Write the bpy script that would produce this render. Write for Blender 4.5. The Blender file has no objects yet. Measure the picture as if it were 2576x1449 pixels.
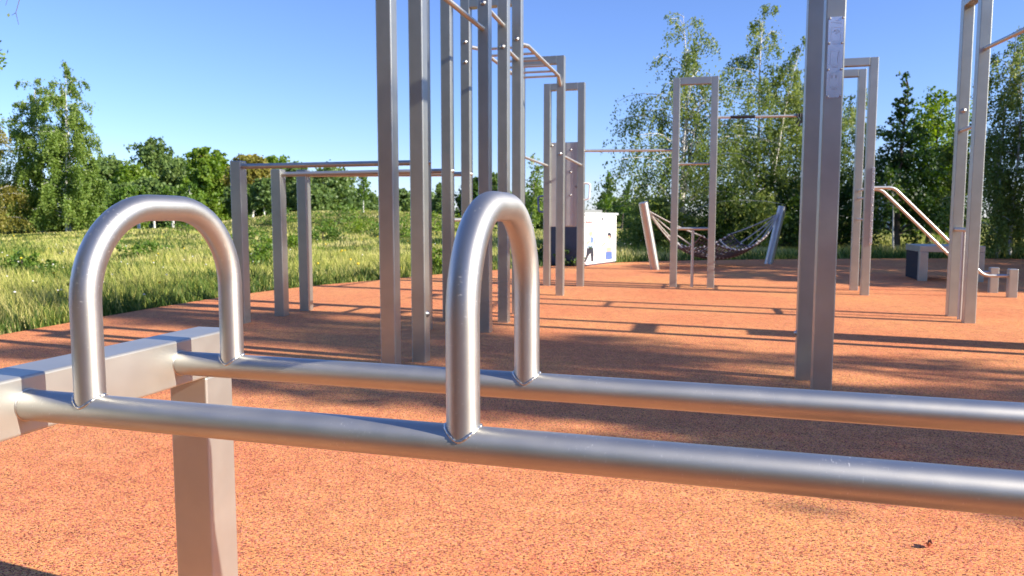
import bpy, bmesh, math, random
import numpy as np
from mathutils import Vector, Matrix

scene = bpy.context.scene
COL = scene.collection
PI = math.pi
rng = np.random.default_rng(7)

# ------------------------------------------------------------------ camera model (survey of the place)
F, CX, CY, H = 1930.0, 1288.0, 724.5, 1.0
PITCH = math.atan((CY - 548) / F)
YAW = math.radians(14.5)
FH = np.array([-math.sin(YAW), math.cos(YAW), 0.0])
FW = np.array([FH[0] * math.cos(PITCH), FH[1] * math.cos(PITCH), -math.sin(PITCH)])
RT = np.array([math.cos(YAW), math.sin(YAW), 0.0])
UP = np.cross(RT, FW)
CAM = np.array([0, 0, H])

def far(x, D):
    """ground point D metres out in the direction of bearing x"""
    v = FH + RT * (x - CX) / F * 1.0041
    return np.array([v[0] * D, v[1] * D, 0.0])

def ztop(y, D):
    a = math.atan((548 - CY) / -F)
    return H + D * math.tan(math.atan((CY - y) / F) - PITCH)

# ------------------------------------------------------------------ helpers
def tag(o, label=None, cat=None, group=None, kind=None):
    if label: o['label'] = label
    if cat: o['category'] = cat
    if group: o['group'] = group
    if kind: o['kind'] = kind
    return o

def thing(name, label, cat, loc=(0, 0, 0), rz=0.0, group=None):
    o = bpy.data.objects.new(name, None)
    COL.objects.link(o)
    o.empty_display_size = 0.2
    o.location = loc
    o.rotation_euler = (0, 0, rz)
    return tag(o, label, cat, group)

def mesh_np(name, verts, quads=None, tris=None, mat=None, parent=None, smooth=False):
    me = bpy.data.meshes.new(name)
    nv = len(verts)
    me.vertices.add(nv)
    me.vertices.foreach_set('co', np.asarray(verts, dtype=np.float32).ravel())
    parts, starts, tot, off = [], [], 0, 0
    nq = 0 if quads is None else len(quads)
    nt = 0 if tris is None else len(tris)
    loops = np.concatenate([a for a in ((np.asarray(quads).ravel() if nq else None), (np.asarray(tris).ravel() if nt else None)) if a is not None])
    st = np.concatenate([np.arange(nq) * 4, nq * 4 + np.arange(nt) * 3])
    me.loops.add(len(loops))
    me.loops.foreach_set('vertex_index', loops.astype(np.int32))
    me.polygons.add(nq + nt)
    me.polygons.foreach_set('loop_start', st.astype(np.int32))
    me.update(calc_edges=True)
    me.validate()
    if smooth:
        me.polygons.foreach_set('use_smooth', np.ones(nq + nt, dtype=bool))
    o = bpy.data.objects.new(name, me)
    COL.objects.link(o)
    if mat: me.materials.append(mat)
    if parent: o.parent = parent
    return o

class MB:
    """collects boxes, tubes, lathes into one mesh"""
    def __init__(s):
        s.v, s.f, s.sm, s.uv = [], [], [], []
    def add(s, vs, fs, smooth=False, uv=None):
        b = len(s.v)
        s.uv += uv if uv else [[(0, 0)] * len(f) for f in fs]
        s.v += [tuple(v) for v in vs]
        for f in fs:
            s.f.append(tuple(i + b for i in f))
            s.sm.append(smooth)
        return s
    def box(s, lo, hi, bev=0.006, seg=2, M=None):
        lo, hi = Vector(lo), Vector(hi)
        bm = bmesh.new()
        bmesh.ops.create_cube(bm, size=1.0)
        d = hi - lo
        bmesh.ops.scale(bm, vec=d, verts=bm.verts)
        bmesh.ops.translate(bm, vec=(lo + hi) / 2, verts=bm.verts)
        if bev > 0:
            bmesh.ops.bevel(bm, geom=list(bm.edges), offset=min(bev, min(d) * 0.45), segments=seg, profile=0.5, affect='EDGES')
        if M is not None: bmesh.ops.transform(bm, matrix=M, verts=bm.verts)
        bm.verts.index_update()
        s.add([v.co[:] for v in bm.verts], [[v.index for v in f.verts] for f in bm.faces])
        bm.free()
        return s
    def tube(s, pts, r, seg=20, caps=True, closed=False):
        P = [Vector(p) for p in pts]
        n = len(P)
        R = r if isinstance(r, (list, tuple)) else [r] * n
        T = []
        for i in range(n):
            if closed: t = P[(i + 1) % n] - P[i - 1]
            else: t = P[min(i + 1, n - 1)] - P[max(i - 1, 0)]
            T.append(t.normalized())
        a = Vector((0, 0, 1)) if abs(T[0].z) < 0.9 else Vector((1, 0, 0))
        u = T[0].cross(a).normalized()
        fs, vs, uv = [], [], []
        ln = [0.0]
        for i in range(n): ln.append(ln[-1] + (P[(i + 1) % n] - P[i]).length)
        for i in range(n):
            u = (u - T[i] * u.dot(T[i])).normalized()
            w = T[i].cross(u)
            for k in range(seg):
                an = 2 * PI * k / seg
                vs.append(P[i] + (u * math.cos(an) + w * math.sin(an)) * R[i])
        m = n if closed else n - 1
        for i in range(m):
            j = (i + 1) % n
            for k in range(seg):
                l = (k + 1) % seg
                fs.append((i * seg + k, i * seg + l, j * seg + l, j * seg + k))
                uv.append([(ln[i], k / seg), (ln[i], (k + 1) / seg), (ln[i + 1], (k + 1) / seg), (ln[i + 1], k / seg)])
        s.add(vs, fs, True, uv)
        if caps and not closed:
            s.add(vs[:seg], [tuple(range(seg - 1, -1, -1))])
            s.add(vs[-seg:], [tuple(range(seg))])
        return s
    def lathe(s, prof, axis, origin, seg=16):
        ax = Vector(axis).normalized()
        a = Vector((0, 0, 1)) if abs(ax.z) < 0.9 else Vector((1, 0, 0))
        u = ax.cross(a).normalized(); w = ax.cross(u)
        o = Vector(origin); vs, fs = [], []
        for (r, h) in prof:
            for k in range(seg):
                an = 2 * PI * k / seg
                vs.append(o + ax * h + (u * math.cos(an) + w * math.sin(an)) * r)
        for i in range(len(prof) - 1):
            for k in range(seg):
                l = (k + 1) % seg
                fs.append((i * seg + k, i * seg + l, (i + 1) * seg + l, (i + 1) * seg + k))
        fs.append(tuple(range((len(prof) - 1) * seg, len(prof) * seg)))
        s.add(vs, fs, True)
        return s
    def build(s, name, mat, parent=None):
        me = bpy.data.meshes.new(name)
        me.from_pydata(s.v, [], s.f)
        me.update()
        ul = me.uv_layers.new(name='UVMap')
        ul.data.foreach_set('uv', [c for f in s.uv for p in f for c in p])
        bm = bmesh.new(); bm.from_mesh(me)
        bmesh.ops.recalc_face_normals(bm, faces=bm.faces)
        bm.to_mesh(me); bm.free()
        me.polygons.foreach_set('use_smooth', s.sm)
        o = bpy.data.objects.new(name, me)
        COL.objects.link(o)
        me.materials.append(mat)
        if parent: o.parent = parent
        return o

def bend(a, b, c, r, n=8):
    """points of a round corner at b between a and c"""
    a, b, c = Vector(a), Vector(b), Vector(c)
    d1, d2 = (a - b).normalized(), (c - b).normalized()
    ang = d1.angle(d2)
    t = r / math.tan(ang / 2)
    p1, p2 = b + d1 * t, b + d2 * t
    cen = b + (d1 + d2).normalized() * (r / math.sin(ang / 2))
    out = []
    v1, v2 = p1 - cen, p2 - cen
    full = v1.angle(v2)
    for i in range(n + 1):
        k = i / n
        out.append(cen + (v1 * math.sin((1 - k) * full) + v2 * math.sin(k * full)) / math.sin(full))
    return out

# ------------------------------------------------------------------ materials
def new_mat(name):
    m = bpy.data.materials.new(name)
    m.use_nodes = True
    nt = m.node_tree
    return m, nt, nt.nodes['Principled BSDF'], nt.nodes.new, nt.links.new

def ramp(nt, stops, interp='LINEAR'):
    r = nt.nodes.new('ShaderNodeValToRGB')
    r.color_ramp.interpolation = interp
    e = r.color_ramp.elements
    while len(e) < len(stops): e.new(0.5)
    for el, (p, c) in zip(e, stops):
        el.position = p
        el.color = (c[0], c[1], c[2], 1) if isinstance(c, (tuple, list)) else (c, c, c, 1)
    return r

def steel(name, base, rough, scratch=True, tint=0.06, metal=1.0, aniso=0.0):
    m, nt, p, N, L = new_mat(name)
    tc = N('ShaderNodeTexCoord')
    n1 = N('ShaderNodeTexNoise'); n1.inputs['Scale'].default_value = 7; n1.inputs['Detail'].default_value = 5
    L(tc.outputs['Object'], n1.inputs['Vector'])
    r1 = ramp(nt, [(0.3, tuple(c * (1 - tint) for c in base)), (0.7, tuple(min(1, c * (1 + tint)) for c in base))])
    L(n1.outputs['Fac'], r1.inputs['Fac'])
    L(r1.outputs['Color'], p.inputs['Base Color'])
    p.inputs['Metallic'].default_value = metal
    mr = N('ShaderNodeMapRange')
    mr.inputs['To Min'].default_value = rough - 0.05; mr.inputs['To Max'].default_value = rough + 0.06
    n2 = N('ShaderNodeTexNoise'); n2.inputs['Scale'].default_value = 26; n2.inputs['Detail'].default_value = 6
    L(tc.outputs['Object'], n2.inputs['Vector'])
    L(n2.outputs['Fac'], mr.inputs['Value'])
    L(mr.outputs['Result'], p.inputs['Roughness'])
    n3 = N('ShaderNodeTexNoise'); n3.inputs['Scale'].default_value = 420; n3.inputs['Detail'].default_value = 2
    L(tc.outputs['Object'], n3.inputs['Vector'])
    b = N('ShaderNodeBump'); b.inputs['Strength'].default_value = 0.06; b.inputs['Distance'].default_value = 0.0006
    L(n3.outputs['Fac'], b.inputs['Height'])
    last = b
    if scratch:
        uv = N('ShaderNodeUVMap'); uv.uv_map = 'UVMap'
        gate = N('ShaderNodeTexNoise'); gate.inputs['Scale'].default_value = 7; gate.inputs['Detail'].default_value = 3
        L(tc.outputs['Object'], gate.inputs['Vector'])
        gr = ramp(nt, [(0.42, 0.0), (0.68, 1.0)])
        L(gate.outputs['Fac'], gr.inputs['Fac'])
        masks = []
        for (rot, sx, sy, th) in ((0.05, 420, 15, .665), (-0.22, 300, 20, .68), (0.0, 70, 60, .715)):
            mp = N('ShaderNodeMapping'); mp.inputs['Scale'].default_value = (sx, sy, 1); mp.inputs['Rotation'].default_value = (0, 0, rot)
            L(uv.outputs['UV'], mp.inputs['Vector'])
            nz = N('ShaderNodeTexNoise'); nz.inputs['Scale'].default_value = 1; nz.inputs['Detail'].default_value = 2
            L(mp.outputs['Vector'], nz.inputs['Vector'])
            rr = ramp(nt, [(th, 0.0), (th + .05, 1.0)]); L(nz.outputs['Fac'], rr.inputs['Fac'])
            masks.append(rr)
        m1 = N('ShaderNodeMath'); m1.operation = 'MAXIMUM'
        L(masks[0].outputs['Color'], m1.inputs[0]); L(masks[1].outputs['Color'], m1.inputs[1])
        m2 = N('ShaderNodeMath'); m2.operation = 'MAXIMUM'
        L(m1.outputs['Value'], m2.inputs[0]); L(masks[2].outputs['Color'], m2.inputs[1])
        sc = N('ShaderNodeMath'); sc.operation = 'MULTIPLY'
        L(m2.outputs['Value'], sc.inputs[0]); L(gr.outputs['Color'], sc.inputs[1])
        s2 = N('ShaderNodeMath'); s2.operation = 'MULTIPLY'; s2.inputs[1].default_value = 0.5
        L(sc.outputs['Value'], s2.inputs[0])
        cm = N('ShaderNodeMix'); cm.data_type = 'RGBA'; cm.inputs[7].default_value = (0.85, 0.85, 0.84, 1)
        L(s2.outputs['Value'], cm.inputs[0]); L(r1.outputs['Color'], cm.inputs[6]); L(cm.outputs[2], p.inputs['Base Color'])
        mm = N('ShaderNodeMath'); mm.operation = 'SUBTRACT'; mm.inputs[0].default_value = metal
        L(s2.outputs['Value'], mm.inputs[1]); L(mm.outputs['Value'], p.inputs['Metallic'])
    L(last.outputs['Normal'], p.inputs['Normal'])
    if aniso:
        tg = N('ShaderNodeTangent'); tg.direction_type = 'UV_MAP'; tg.uv_map = 'UVMap'
        L(tg.outputs['Tangent'], p.inputs['Tangent'])
        p.inputs['Anisotropic'].default_value = aniso
    return m

def plain(name, c, rough=0.5, metal=0.0, var=0.1, scale=20):
    m, nt, p, N, L = new_mat(name)
    tc = N('ShaderNodeTexCoord')
    n1 = N('ShaderNodeTexNoise'); n1.inputs['Scale'].default_value = scale; n1.inputs['Detail'].default_value = 4
    L(tc.outputs['Object'], n1.inputs['Vector'])
    r1 = ramp(nt, [(0.3, tuple(x * (1 - var) for x in c)), (0.7, tuple(min(1, x * (1 + var)) for x in c))])
    L(n1.outputs['Fac'], r1.inputs['Fac']); L(r1.outputs['Color'], p.inputs['Base Color'])
    p.inputs['Roughness'].default_value = rough; p.inputs['Metallic'].default_value = metal
    return m

def leafmat(name, dark, mid, light, trans=0.35, hue_scale=0.5):
    m, nt, p, N, L = new_mat(name)
    g = N('ShaderNodeNewGeometry')
    tc = N('ShaderNodeTexCoord')
    n1 = N('ShaderNodeTexNoise'); n1.inputs['Scale'].default_value = hue_scale; n1.inputs['Detail'].default_value = 2
    L(tc.outputs['Object'], n1.inputs['Vector'])
    ad = N('ShaderNodeMath'); ad.operation = 'ADD'
    ml = N('ShaderNodeMath'); ml.operation = 'MULTIPLY'; ml.inputs[1].default_value = 0.6
    L(g.outputs['Random Per Island'], ml.inputs[0])
    L(ml.outputs['Value'], ad.inputs[0])
    ml2 = N('ShaderNodeMath'); ml2.operation = 'MULTIPLY_ADD'; ml2.inputs[1].default_value = 1.3; ml2.inputs[2].default_value = -0.45
    L(n1.outputs['Fac'], ml2.inputs[0]); L(ml2.outputs['Value'], ad.inputs[1])
    r = ramp(nt, [(0.05, dark), (0.5, mid), (0.95, light)])
    L(ad.outputs['Value'], r.inputs['Fac'])
    L(r.outputs['Color'], p.inputs['Base Color'])
    p.inputs['Roughness'].default_value = 0.45
    p.inputs['Specular IOR Level'].default_value = 0.35
    t = N('ShaderNodeBsdfTranslucent')
    hs = N('ShaderNodeHueSaturation'); hs.inputs['Saturation'].default_value = 1.15; hs.inputs['Value'].default_value = 1.5; hs.inputs['Hue'].default_value = 0.485
    L(r.outputs['Color'], hs.inputs['Color']); L(hs.outputs['Color'], t.inputs['Color'])
    mx = N('ShaderNodeMixShader'); mx.inputs['Fac'].default_value = trans
    L(p.outputs['BSDF'], mx.inputs[1]); L(t.outputs['BSDF'], mx.inputs[2])
    L(mx.outputs['Shader'], nt.nodes['Material Output'].inputs['Surface'])
    return m

M = {}
M['tube'] = steel('satin_steel_tube', (0.54, 0.53, 0.495), 0.47, aniso=0.5, metal=0.95)
M['box'] = steel('satin_steel_profile', (0.47, 0.49, 0.455), 0.42, scratch=False, metal=0.85)
M['nearbox'] = steel('satin_steel_beam', (0.57, 0.555, 0.50), 0.50, metal=0.85, scratch=False)
M['bolt'] = steel('bright_bolt_steel', (0.45, 0.45, 0.44), 0.42, scratch=False)
M['weld'] = steel('weld_bead_steel', (0.70, 0.68, 0.63), 0.34, scratch=False)
M['plate'] = steel('grey_panel_steel', (0.60, 0.62, 0.58), 0.5, scratch=False, metal=0.6)
M['plaque'] = plain('engraved_aluminium', (0.84, 0.86, 0.90), 0.25, 0.75, 0.03)
M['etch'] = plain('engraving_grey', (0.27, 0.28, 0.32), 0.6)
M['white'] = plain('white_cabinet_print', (0.82, 0.83, 0.84), 0.4, 0, 0.03, 3)
M['navy'] = plain('dark_blue_cabinet_side', (0.045, 0.06, 0.10), 0.5)
M['lid'] = plain('grey_cabinet_roof', (0.22, 0.23, 0.22), 0.6)
M['black'] = plain('black_rubber', (0.012, 0.012, 0.014), 0.55)
M['darkpanel'] = plain('dark_box_side', (0.018, 0.020, 0.024), 0.85)
M['skin'] = plain('poster_skin', (0.72, 0.42, 0.30), 0.5)
M['pblue'] = plain('poster_blue', (0.10, 0.17, 0.42), 0.5)
M['pshirt'] = plain('poster_pale_blue', (0.36, 0.47, 0.66), 0.5)
M['pdark'] = plain('poster_black', (0.03, 0.035, 0.05), 0.5)
M['pred'] = plain('poster_red', (0.75, 0.10, 0.09), 0.5)
M['pgrey'] = plain('poster_grey', (0.45, 0.47, 0.5), 0.5)
M['pwhite'] = plain('poster_white', (0.85, 0.85, 0.85), 0.5)
M['rope'] = plain('pale_rope', (0.50, 0.46, 0.42), 0.8)
M['net'] = plain('brown_net_rope', (0.13, 0.085, 0.075), 0.8, 0, 0.3)
M['knot'] = plain('pale_net_knot', (0.62, 0.58, 0.55), 0.6)
M['twig'] = plain('dark_twig_bark', (0.10, 0.08, 0.06), 0.8)
M['bark'] = plain('grey_brown_bark', (0.13, 0.10, 0.075), 0.85, 0, 0.3, 12)
M['lime'] = plain('limewashed_bark', (0.72, 0.70, 0.64), 0.85, 0, 0.12, 8)
M['wall'] = plain('white_building_wall', (0.72, 0.74, 0.78), 0.7, 0, 0.04, 1)
M['roofgrey'] = plain('grey_building_trim', (0.25, 0.28, 0.32), 0.7)
M['glass'] = plain('dark_window_glass', (0.05, 0.07, 0.09), 0.1)
M['dryleaf'] = plain('dry_leaf', (0.45, 0.17, 0.08), 0.7)

def birchbark():
    m, nt, p, N, L = new_mat('white_birch_bark')
    tc = N('ShaderNodeTexCoord')
    mp = N('ShaderNodeMapping'); mp.inputs['Scale'].default_value = (6, 6, 2.2)
    L(tc.outputs['Object'], mp.inputs['Vector'])
    n = N('ShaderNodeTexNoise'); n.inputs['Scale'].default_value = 1.4; n.inputs['Detail'].default_value = 5
    L(mp.outputs['Vector'], n.inputs['Vector'])
    r = ramp(nt, [(0.36, (0.05, 0.045, 0.04)), (0.45, (0.62, 0.59, 0.54)), (0.7, (0.74, 0.71, 0.66))])
    L(n.outputs['Fac'], r.inputs['Fac']); L(r.outputs['Color'], p.inputs['Base Color'])
    p.inputs['Roughness'].default_value = 0.75
    return m
M['birchbark'] = birchbark()
M['birchleaf'] = leafmat('birch_leaf', (0.085, 0.15, 0.026), (0.19, 0.29, 0.055), (0.34, 0.42, 0.11), 0.42)
M['birchleaf2'] = leafmat('birch_leaf_olive', (0.075, 0.12, 0.028), (0.18, 0.25, 0.06), (0.34, 0.39, 0.13), 0.42)
M['leafdark'] = leafmat('dark_green_leaf', (0.025, 0.06, 0.013), (0.06, 0.12, 0.022), (0.11, 0.18, 0.035), 0.3)
M['leafmid'] = leafmat('mid_green_leaf', (0.06, 0.125, 0.02), (0.13, 0.23, 0.034), (0.21, 0.31, 0.05), 0.35)
M['leaffar'] = leafmat('hazed_wood_leaf', (0.085, 0.145, 0.045), (0.155, 0.24, 0.065), (0.24, 0.32, 0.09), 0.35)  # paler, greyer leaf colour paints in slight distance haze
M['leaflight'] = leafmat('light_green_leaf', (0.09, 0.17, 0.02), (0.17, 0.28, 0.035), (0.28, 0.36, 0.06), 0.4)
M['leafyellow'] = leafmat('yellow_green_leaf', (0.13, 0.14, 0.025), (0.26, 0.25, 0.05), (0.40, 0.34, 0.09), 0.4)
M['needle'] = leafmat('deep_green_foliage', (0.022, 0.06, 0.012), (0.05, 0.11, 0.018), (0.11, 0.19, 0.026), 0.25)

def rubber():
    m, nt, p, N, L = new_mat('orange_rubber_granules')
    tc = N('ShaderNodeTexCoord')
    v = N('ShaderNodeTexVoronoi'); v.inputs['Scale'].default_value = 255; v.inputs['Randomness'].default_value = 1
    wn = N('ShaderNodeTexNoise'); wn.inputs['Scale'].default_value = 130
    L(tc.outputs['Object'], wn.inputs['Vector'])
    vm = N('ShaderNodeVectorMath'); vm.operation = 'MULTIPLY_ADD'; vm.inputs[1].default_value = (0.004, 0.004, 0.004)
    L(wn.outputs['Color'], vm.inputs[0]); L(tc.outputs['Object'], vm.inputs[2])
    L(vm.outputs['Vector'], v.inputs['Vector'])
    sp = N('ShaderNodeSeparateColor'); L(v.outputs['Color'], sp.inputs['Color'])
    r = ramp(nt, [(0.0, (0.10, 0.03, 0.022)), (0.085, (0.42, 0.125, 0.075)), (0.23, (0.74, 0.25, 0.14)), (0.42, (0.87, 0.37, 0.135)),  # darkest stop: dark granules plus painted shade between granules
                  (0.60, (0.92, 0.43, 0.145)), (0.78, (0.96, 0.55, 0.19)), (0.92, (0.89, 0.40, 0.26))], 'CONSTANT')
    L(sp.outputs['Red'], r.inputs['Fac'])
    big = N('ShaderNodeTexNoise'); big.inputs['Scale'].default_value = 0.55; big.inputs['Detail'].default_value = 4; big.inputs['Roughness'].default_value = 0.6
    L(tc.outputs['Object'], big.inputs['Vector'])
    br = ramp(nt, [(0.34, (0.97, 0.80, 0.84)), (0.50, (1.0, 0.92, 0.95)), (0.68, (1.04, 1.08, 1.0))])
    L(big.outputs['Fac'], br.inputs['Fac'])
    mul = N('ShaderNodeMix'); mul.data_type = 'RGBA'; mul.blend_type = 'MULTIPLY'; mul.inputs[0].default_value = 1
    L(r.outputs['Color'], mul.inputs[6]); L(br.outputs['Color'], mul.inputs[7])
    med = N('ShaderNodeTexNoise'); med.inputs['Scale'].default_value = 9; med.inputs['Detail'].default_value = 6
    L(tc.outputs['Object'], med.inputs['Vector'])
    mr = ramp(nt, [(0.3, (0.86, 0.84, 0.84)), (0.7, (1.06, 1.06, 1.05))])
    L(med.outputs['Fac'], mr.inputs['Fac'])
    mul2 = N('ShaderNodeMix'); mul2.data_type = 'RGBA'; mul2.blend_type = 'MULTIPLY'; mul2.inputs[0].default_value = 1
    L(mul.outputs[2], mul2.inputs[6]); L(mr.outputs['Color'], mul2.inputs[7])
    L(mul2.outputs[2], p.inputs['Base Color'])
    p.inputs['Roughness'].default_value = 0.95
    p.inputs['Specular IOR Level'].default_value = 0.08
    b = N('ShaderNodeBump'); b.inputs['Strength'].default_value = 0.7; b.inputs['Distance'].default_value = 0.0022
    iv = N('ShaderNodeMath'); iv.operation = 'SUBTRACT'; iv.inputs[0].default_value = 1.0
    L(v.outputs['Distance'], iv.inputs[1])
    L(iv.outputs['Value'], b.inputs['Height'])
    L(b.outputs['Normal'], p.inputs['Normal'])
    return m
M['rubber'] = rubber()

def meadow():
    m, nt, p, N, L = new_mat('meadow_soil_and_thatch')
    tc = N('ShaderNodeTexCoord')
    n = N('ShaderNodeTexNoise'); n.inputs['Scale'].default_value = 0.16; n.inputs['Detail'].default_value = 8; n.inputs['Roughness'].default_value = 0.62
    L(tc.outputs['Object'], n.inputs['Vector'])
    r = ramp(nt, [(0.34, (0.075, 0.12, 0.025)), (0.48, (0.16, 0.185, 0.04)), (0.62, (0.25, 0.235, 0.065)), (0.75, (0.27, 0.21, 0.09))])
    L(n.outputs['Fac'], r.inputs['Fac'])
    n2 = N('ShaderNodeTexNoise'); n2.inputs['Scale'].default_value = 5; n2.inputs['Detail'].default_value = 8; n2.inputs['Roughness'].default_value = 0.75
    L(tc.outputs['Object'], n2.inputs['Vector'])
    r2 = ramp(nt, [(0.3, (0.5, 0.55, 0.5)), (0.7, (1.15, 1.15, 1.1))])
    L(n2.outputs['Fac'], r2.inputs['Fac'])
    mul = N('ShaderNodeMix'); mul.data_type = 'RGBA'; mul.blend_type = 'MULTIPLY'; mul.inputs[0].default_value = 1
    L(r.outputs['Color'], mul.inputs[6]); L(r2.outputs['Color'], mul.inputs[7])
    L(mul.outputs[2], p.inputs['Base Color'])
    p.inputs['Roughness'].default_value = 0.95
    p.inputs['Specular IOR Level'].default_value = 0.1
    b = N('ShaderNodeBump'); b.inputs['Strength'].default_value = 1.0; b.inputs['Distance'].default_value = 0.15
    L(n2.outputs['Fac'], b.inputs['Height']); L(b.outputs['Normal'], p.inputs['Normal'])
    return m
M['meadow'] = meadow()
def grassmat(name, stops, hs=0.35):
    m, nt, p, N, L = new_mat(name)
    g = N('ShaderNodeNewGeometry'); tc = N('ShaderNodeTexCoord')
    n1 = N('ShaderNodeTexNoise'); n1.inputs['Scale'].default_value = hs; n1.inputs['Detail'].default_value = 4
    L(tc.outputs['Object'], n1.inputs['Vector'])
    a = N('ShaderNodeMath'); a.operation = 'MULTIPLY_ADD'; a.inputs[1].default_value = 2.4; a.inputs[2].default_value = -0.98
    L(n1.outputs['Fac'], a.inputs[0])
    b = N('ShaderNodeMath'); b.operation = 'MULTIPLY_ADD'; b.inputs[1].default_value = 0.55
    L(g.outputs['Random Per Island'], b.inputs[0]); L(a.outputs['Value'], b.inputs[2])
    r = ramp(nt, stops)
    L(b.outputs['Value'], r.inputs['Fac']); L(r.outputs['Color'], p.inputs['Base Color'])
    p.inputs['Roughness'].default_value = 0.55; p.inputs['Specular IOR Level'].default_value = 0.25
    t = N('ShaderNodeBsdfTranslucent'); L(r.outputs['Color'], t.inputs['Color'])
    mx = N('ShaderNodeMixShader'); mx.inputs['Fac'].default_value = 0.35
    L(p.outputs['BSDF'], mx.inputs[1]); L(t.outputs['BSDF'], mx.inputs[2])
    L(mx.outputs['Shader'], nt.nodes['Material Output'].inputs['Surface'])
    return m
M['grass'] = grassmat('meadow_grass_blade', [(0.05, (0.15, 0.23, 0.04)), (0.28, (0.36, 0.41, 0.07)), (0.58, (0.60, 0.57, 0.16)), (0.95, (0.75, 0.67, 0.30))])
M['weed'] = grassmat('green_weed_blade', [(0.05, (0.04, 0.085, 0.015)), (0.5, (0.09, 0.16, 0.025)), (0.95, (0.17, 0.23, 0.05))], 0.8)
M['flower'] = plain('white_seed_head', (0.75, 0.74, 0.68), 0.8)
M['flowery'] = plain('yellow_flower', (0.75, 0.55, 0.03), 0.7)

# ------------------------------------------------------------------ ground
EDGE = [(-5.9, -2), (-5.87, 3.0), (-5.87, 5.2), (-5.94, 5.98), (-6.0, 7.33), (-5.97, 8.82), (-5.67, 10.33), (-5.17, 11.37), (-4.70, 12.85), (-4.02, 14.1),
        (-3.13, 15.85), (-2.05, 17.2), (-0.79, 18.45), (2.0, 19.8), (4.9, 20.9), (7.6, 21.4), (9.4, 20.4), (9.2, 17), (8.6, 12), (8.4, 6), (8.2, 0), (8.0, -8), (4, -12), (-3, -12), (-6, -8)]
def smooth_poly(P, it=2):
    P = [np.array(p, float) for p in P]
    for _ in range(it):
        Q = []
        for i in range(len(P)):
            a, b = P[i], P[(i + 1) % len(P)]
            Q += [a * 0.75 + b * 0.25, a * 0.25 + b * 0.75]
        P = Q
    return np.array(P)
POLY = smooth_poly(EDGE)

def inside(px, py, poly=POLY):
    c = np.zeros(len(px), bool)
    x0, y0 = poly[:, 0], poly[:, 1]
    x1, y1 = np.roll(x0, -1), np.roll(y0, -1)
    for a, b, d, e in zip(x0, y0, x1, y1):
        if b == e: continue
        m = ((b > py) != (e > py)) & (px < (d - a) * (py - b) / (e - b) + a)
        c ^= m
    return c

def edge_dist(px, py, poly=POLY):
    d = np.full(len(px), 1e9)
    for i in range(len(poly)):
        a, b = poly[i], poly[(i + 1) % len(poly)]
        ab = b - a; L2 = ab @ ab
        t = np.clip(((px - a[0]) * ab[0] + (py - a[1]) * ab[1]) / L2, 0, 1)
        d = np.minimum(d, np.hypot(px - a[0] - t * ab[0], py - a[1] - t * ab[1]))
    return d

MC = far(800, 50)
MC2 = far(1060, 46)
_vn = np.random.default_rng(3).random((64, 64))
def vnoise(x, y):
    xi, yi = np.floor(x).astype(int), np.floor(y).astype(int)
    fx, fy = x - xi, y - yi
    fx, fy = fx * fx * (3 - 2 * fx), fy * fy * (3 - 2 * fy)
    g = lambda a, b: _vn[a % 64, b % 64]
    return (g(xi, yi) * (1 - fx) + g(xi + 1, yi) * fx) * (1 - fy) + (g(xi, yi + 1) * (1 - fx) + g(xi + 1, yi + 1) * fx) * fy

def ground_z(x, y):
    x = np.asarray(x, float); y = np.asarray(y, float)
    def bump(c, hgt, wl, wd):
        dx, dy = x - c[0], y - c[1]
        lat = dx * RT[0] + dy * RT[1]; dep = dx * FH[0] + dy * FH[1]
        return hgt * np.exp(-(lat / wl) ** 2 - (dep / wd) ** 2)
    z = bump(MC, 1.15, 5.0, 9.0) + bump(MC2, 0.85, 5.0, 8.0)
    r = np.hypot(x, y - 8)
    k = np.clip((r - 16) / 20, 0, 1)
    z = z * (0.72 + 0.56 * vnoise(x * .17, y * .17)) + k * (0.55 * (vnoise(x * .09 + 7, y * .09) - .5) + 0.32 * (vnoise(x * .33, y * .33 + 5) - .5))
    return z - 0.012

def grid_axis():
    a = np.concatenate([-np.geomspace(3000, 130, 10), np.arange(-120, 121, 1.5), np.geomspace(130, 3000, 10)])
    return a
ax = grid_axis()
GX, GY = np.meshgrid(ax, ax + 20)
V = np.stack([GX.ravel(), GY.ravel(), ground_z(GX.ravel(), GY.ravel())], 1)
n = len(ax)
ii, jj = np.meshgrid(np.arange(n - 1), np.arange(n - 1))
q = (jj * n + ii).ravel()
Q = np.stack([q, q + 1, q + n + 1, q + n], 1)
g = mesh_np('ground', V, Q, None, M['meadow'], None, True)
tag(g, 'rough meadow ground around the orange playground', 'ground', kind='structure')

bm = bmesh.new()
vs = [bm.verts.new((p[0], p[1], 0.0)) for p in POLY]
f = bm.faces.new(vs)
if f.normal.z < 0: f.normal_flip()
ext = bmesh.ops.extrude_face_region(bm, geom=[f])
bmesh.ops.translate(bm, vec=(0, 0, -0.06), verts=[e for e in ext['geom'] if isinstance(e, bmesh.types.BMVert)])
bmesh.ops.recalc_face_normals(bm, faces=bm.faces)
me = bpy.data.meshes.new('playground_surface'); bm.to_mesh(me); bm.free()
o = bpy.data.objects.new('playground_surface', me); COL.objects.link(o); me.materials.append(M['rubber'])
tag(o, 'orange rubber granule playground surface', 'ground', kind='structure')

# ------------------------------------------------------------------ push-up bench in the foreground
def bolt(parent, pos, axis, r=0.014, name='bolt'):
    return MB().lathe([(r * 1.5, 0.0), (r * 1.5, 0.002), (r, 0.003), (r, r * 0.45), (r * 0.75, r * 0.8), (r * 0.3, r * 0.95)], axis, pos, 14).build(name, M['bolt'], parent)

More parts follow.
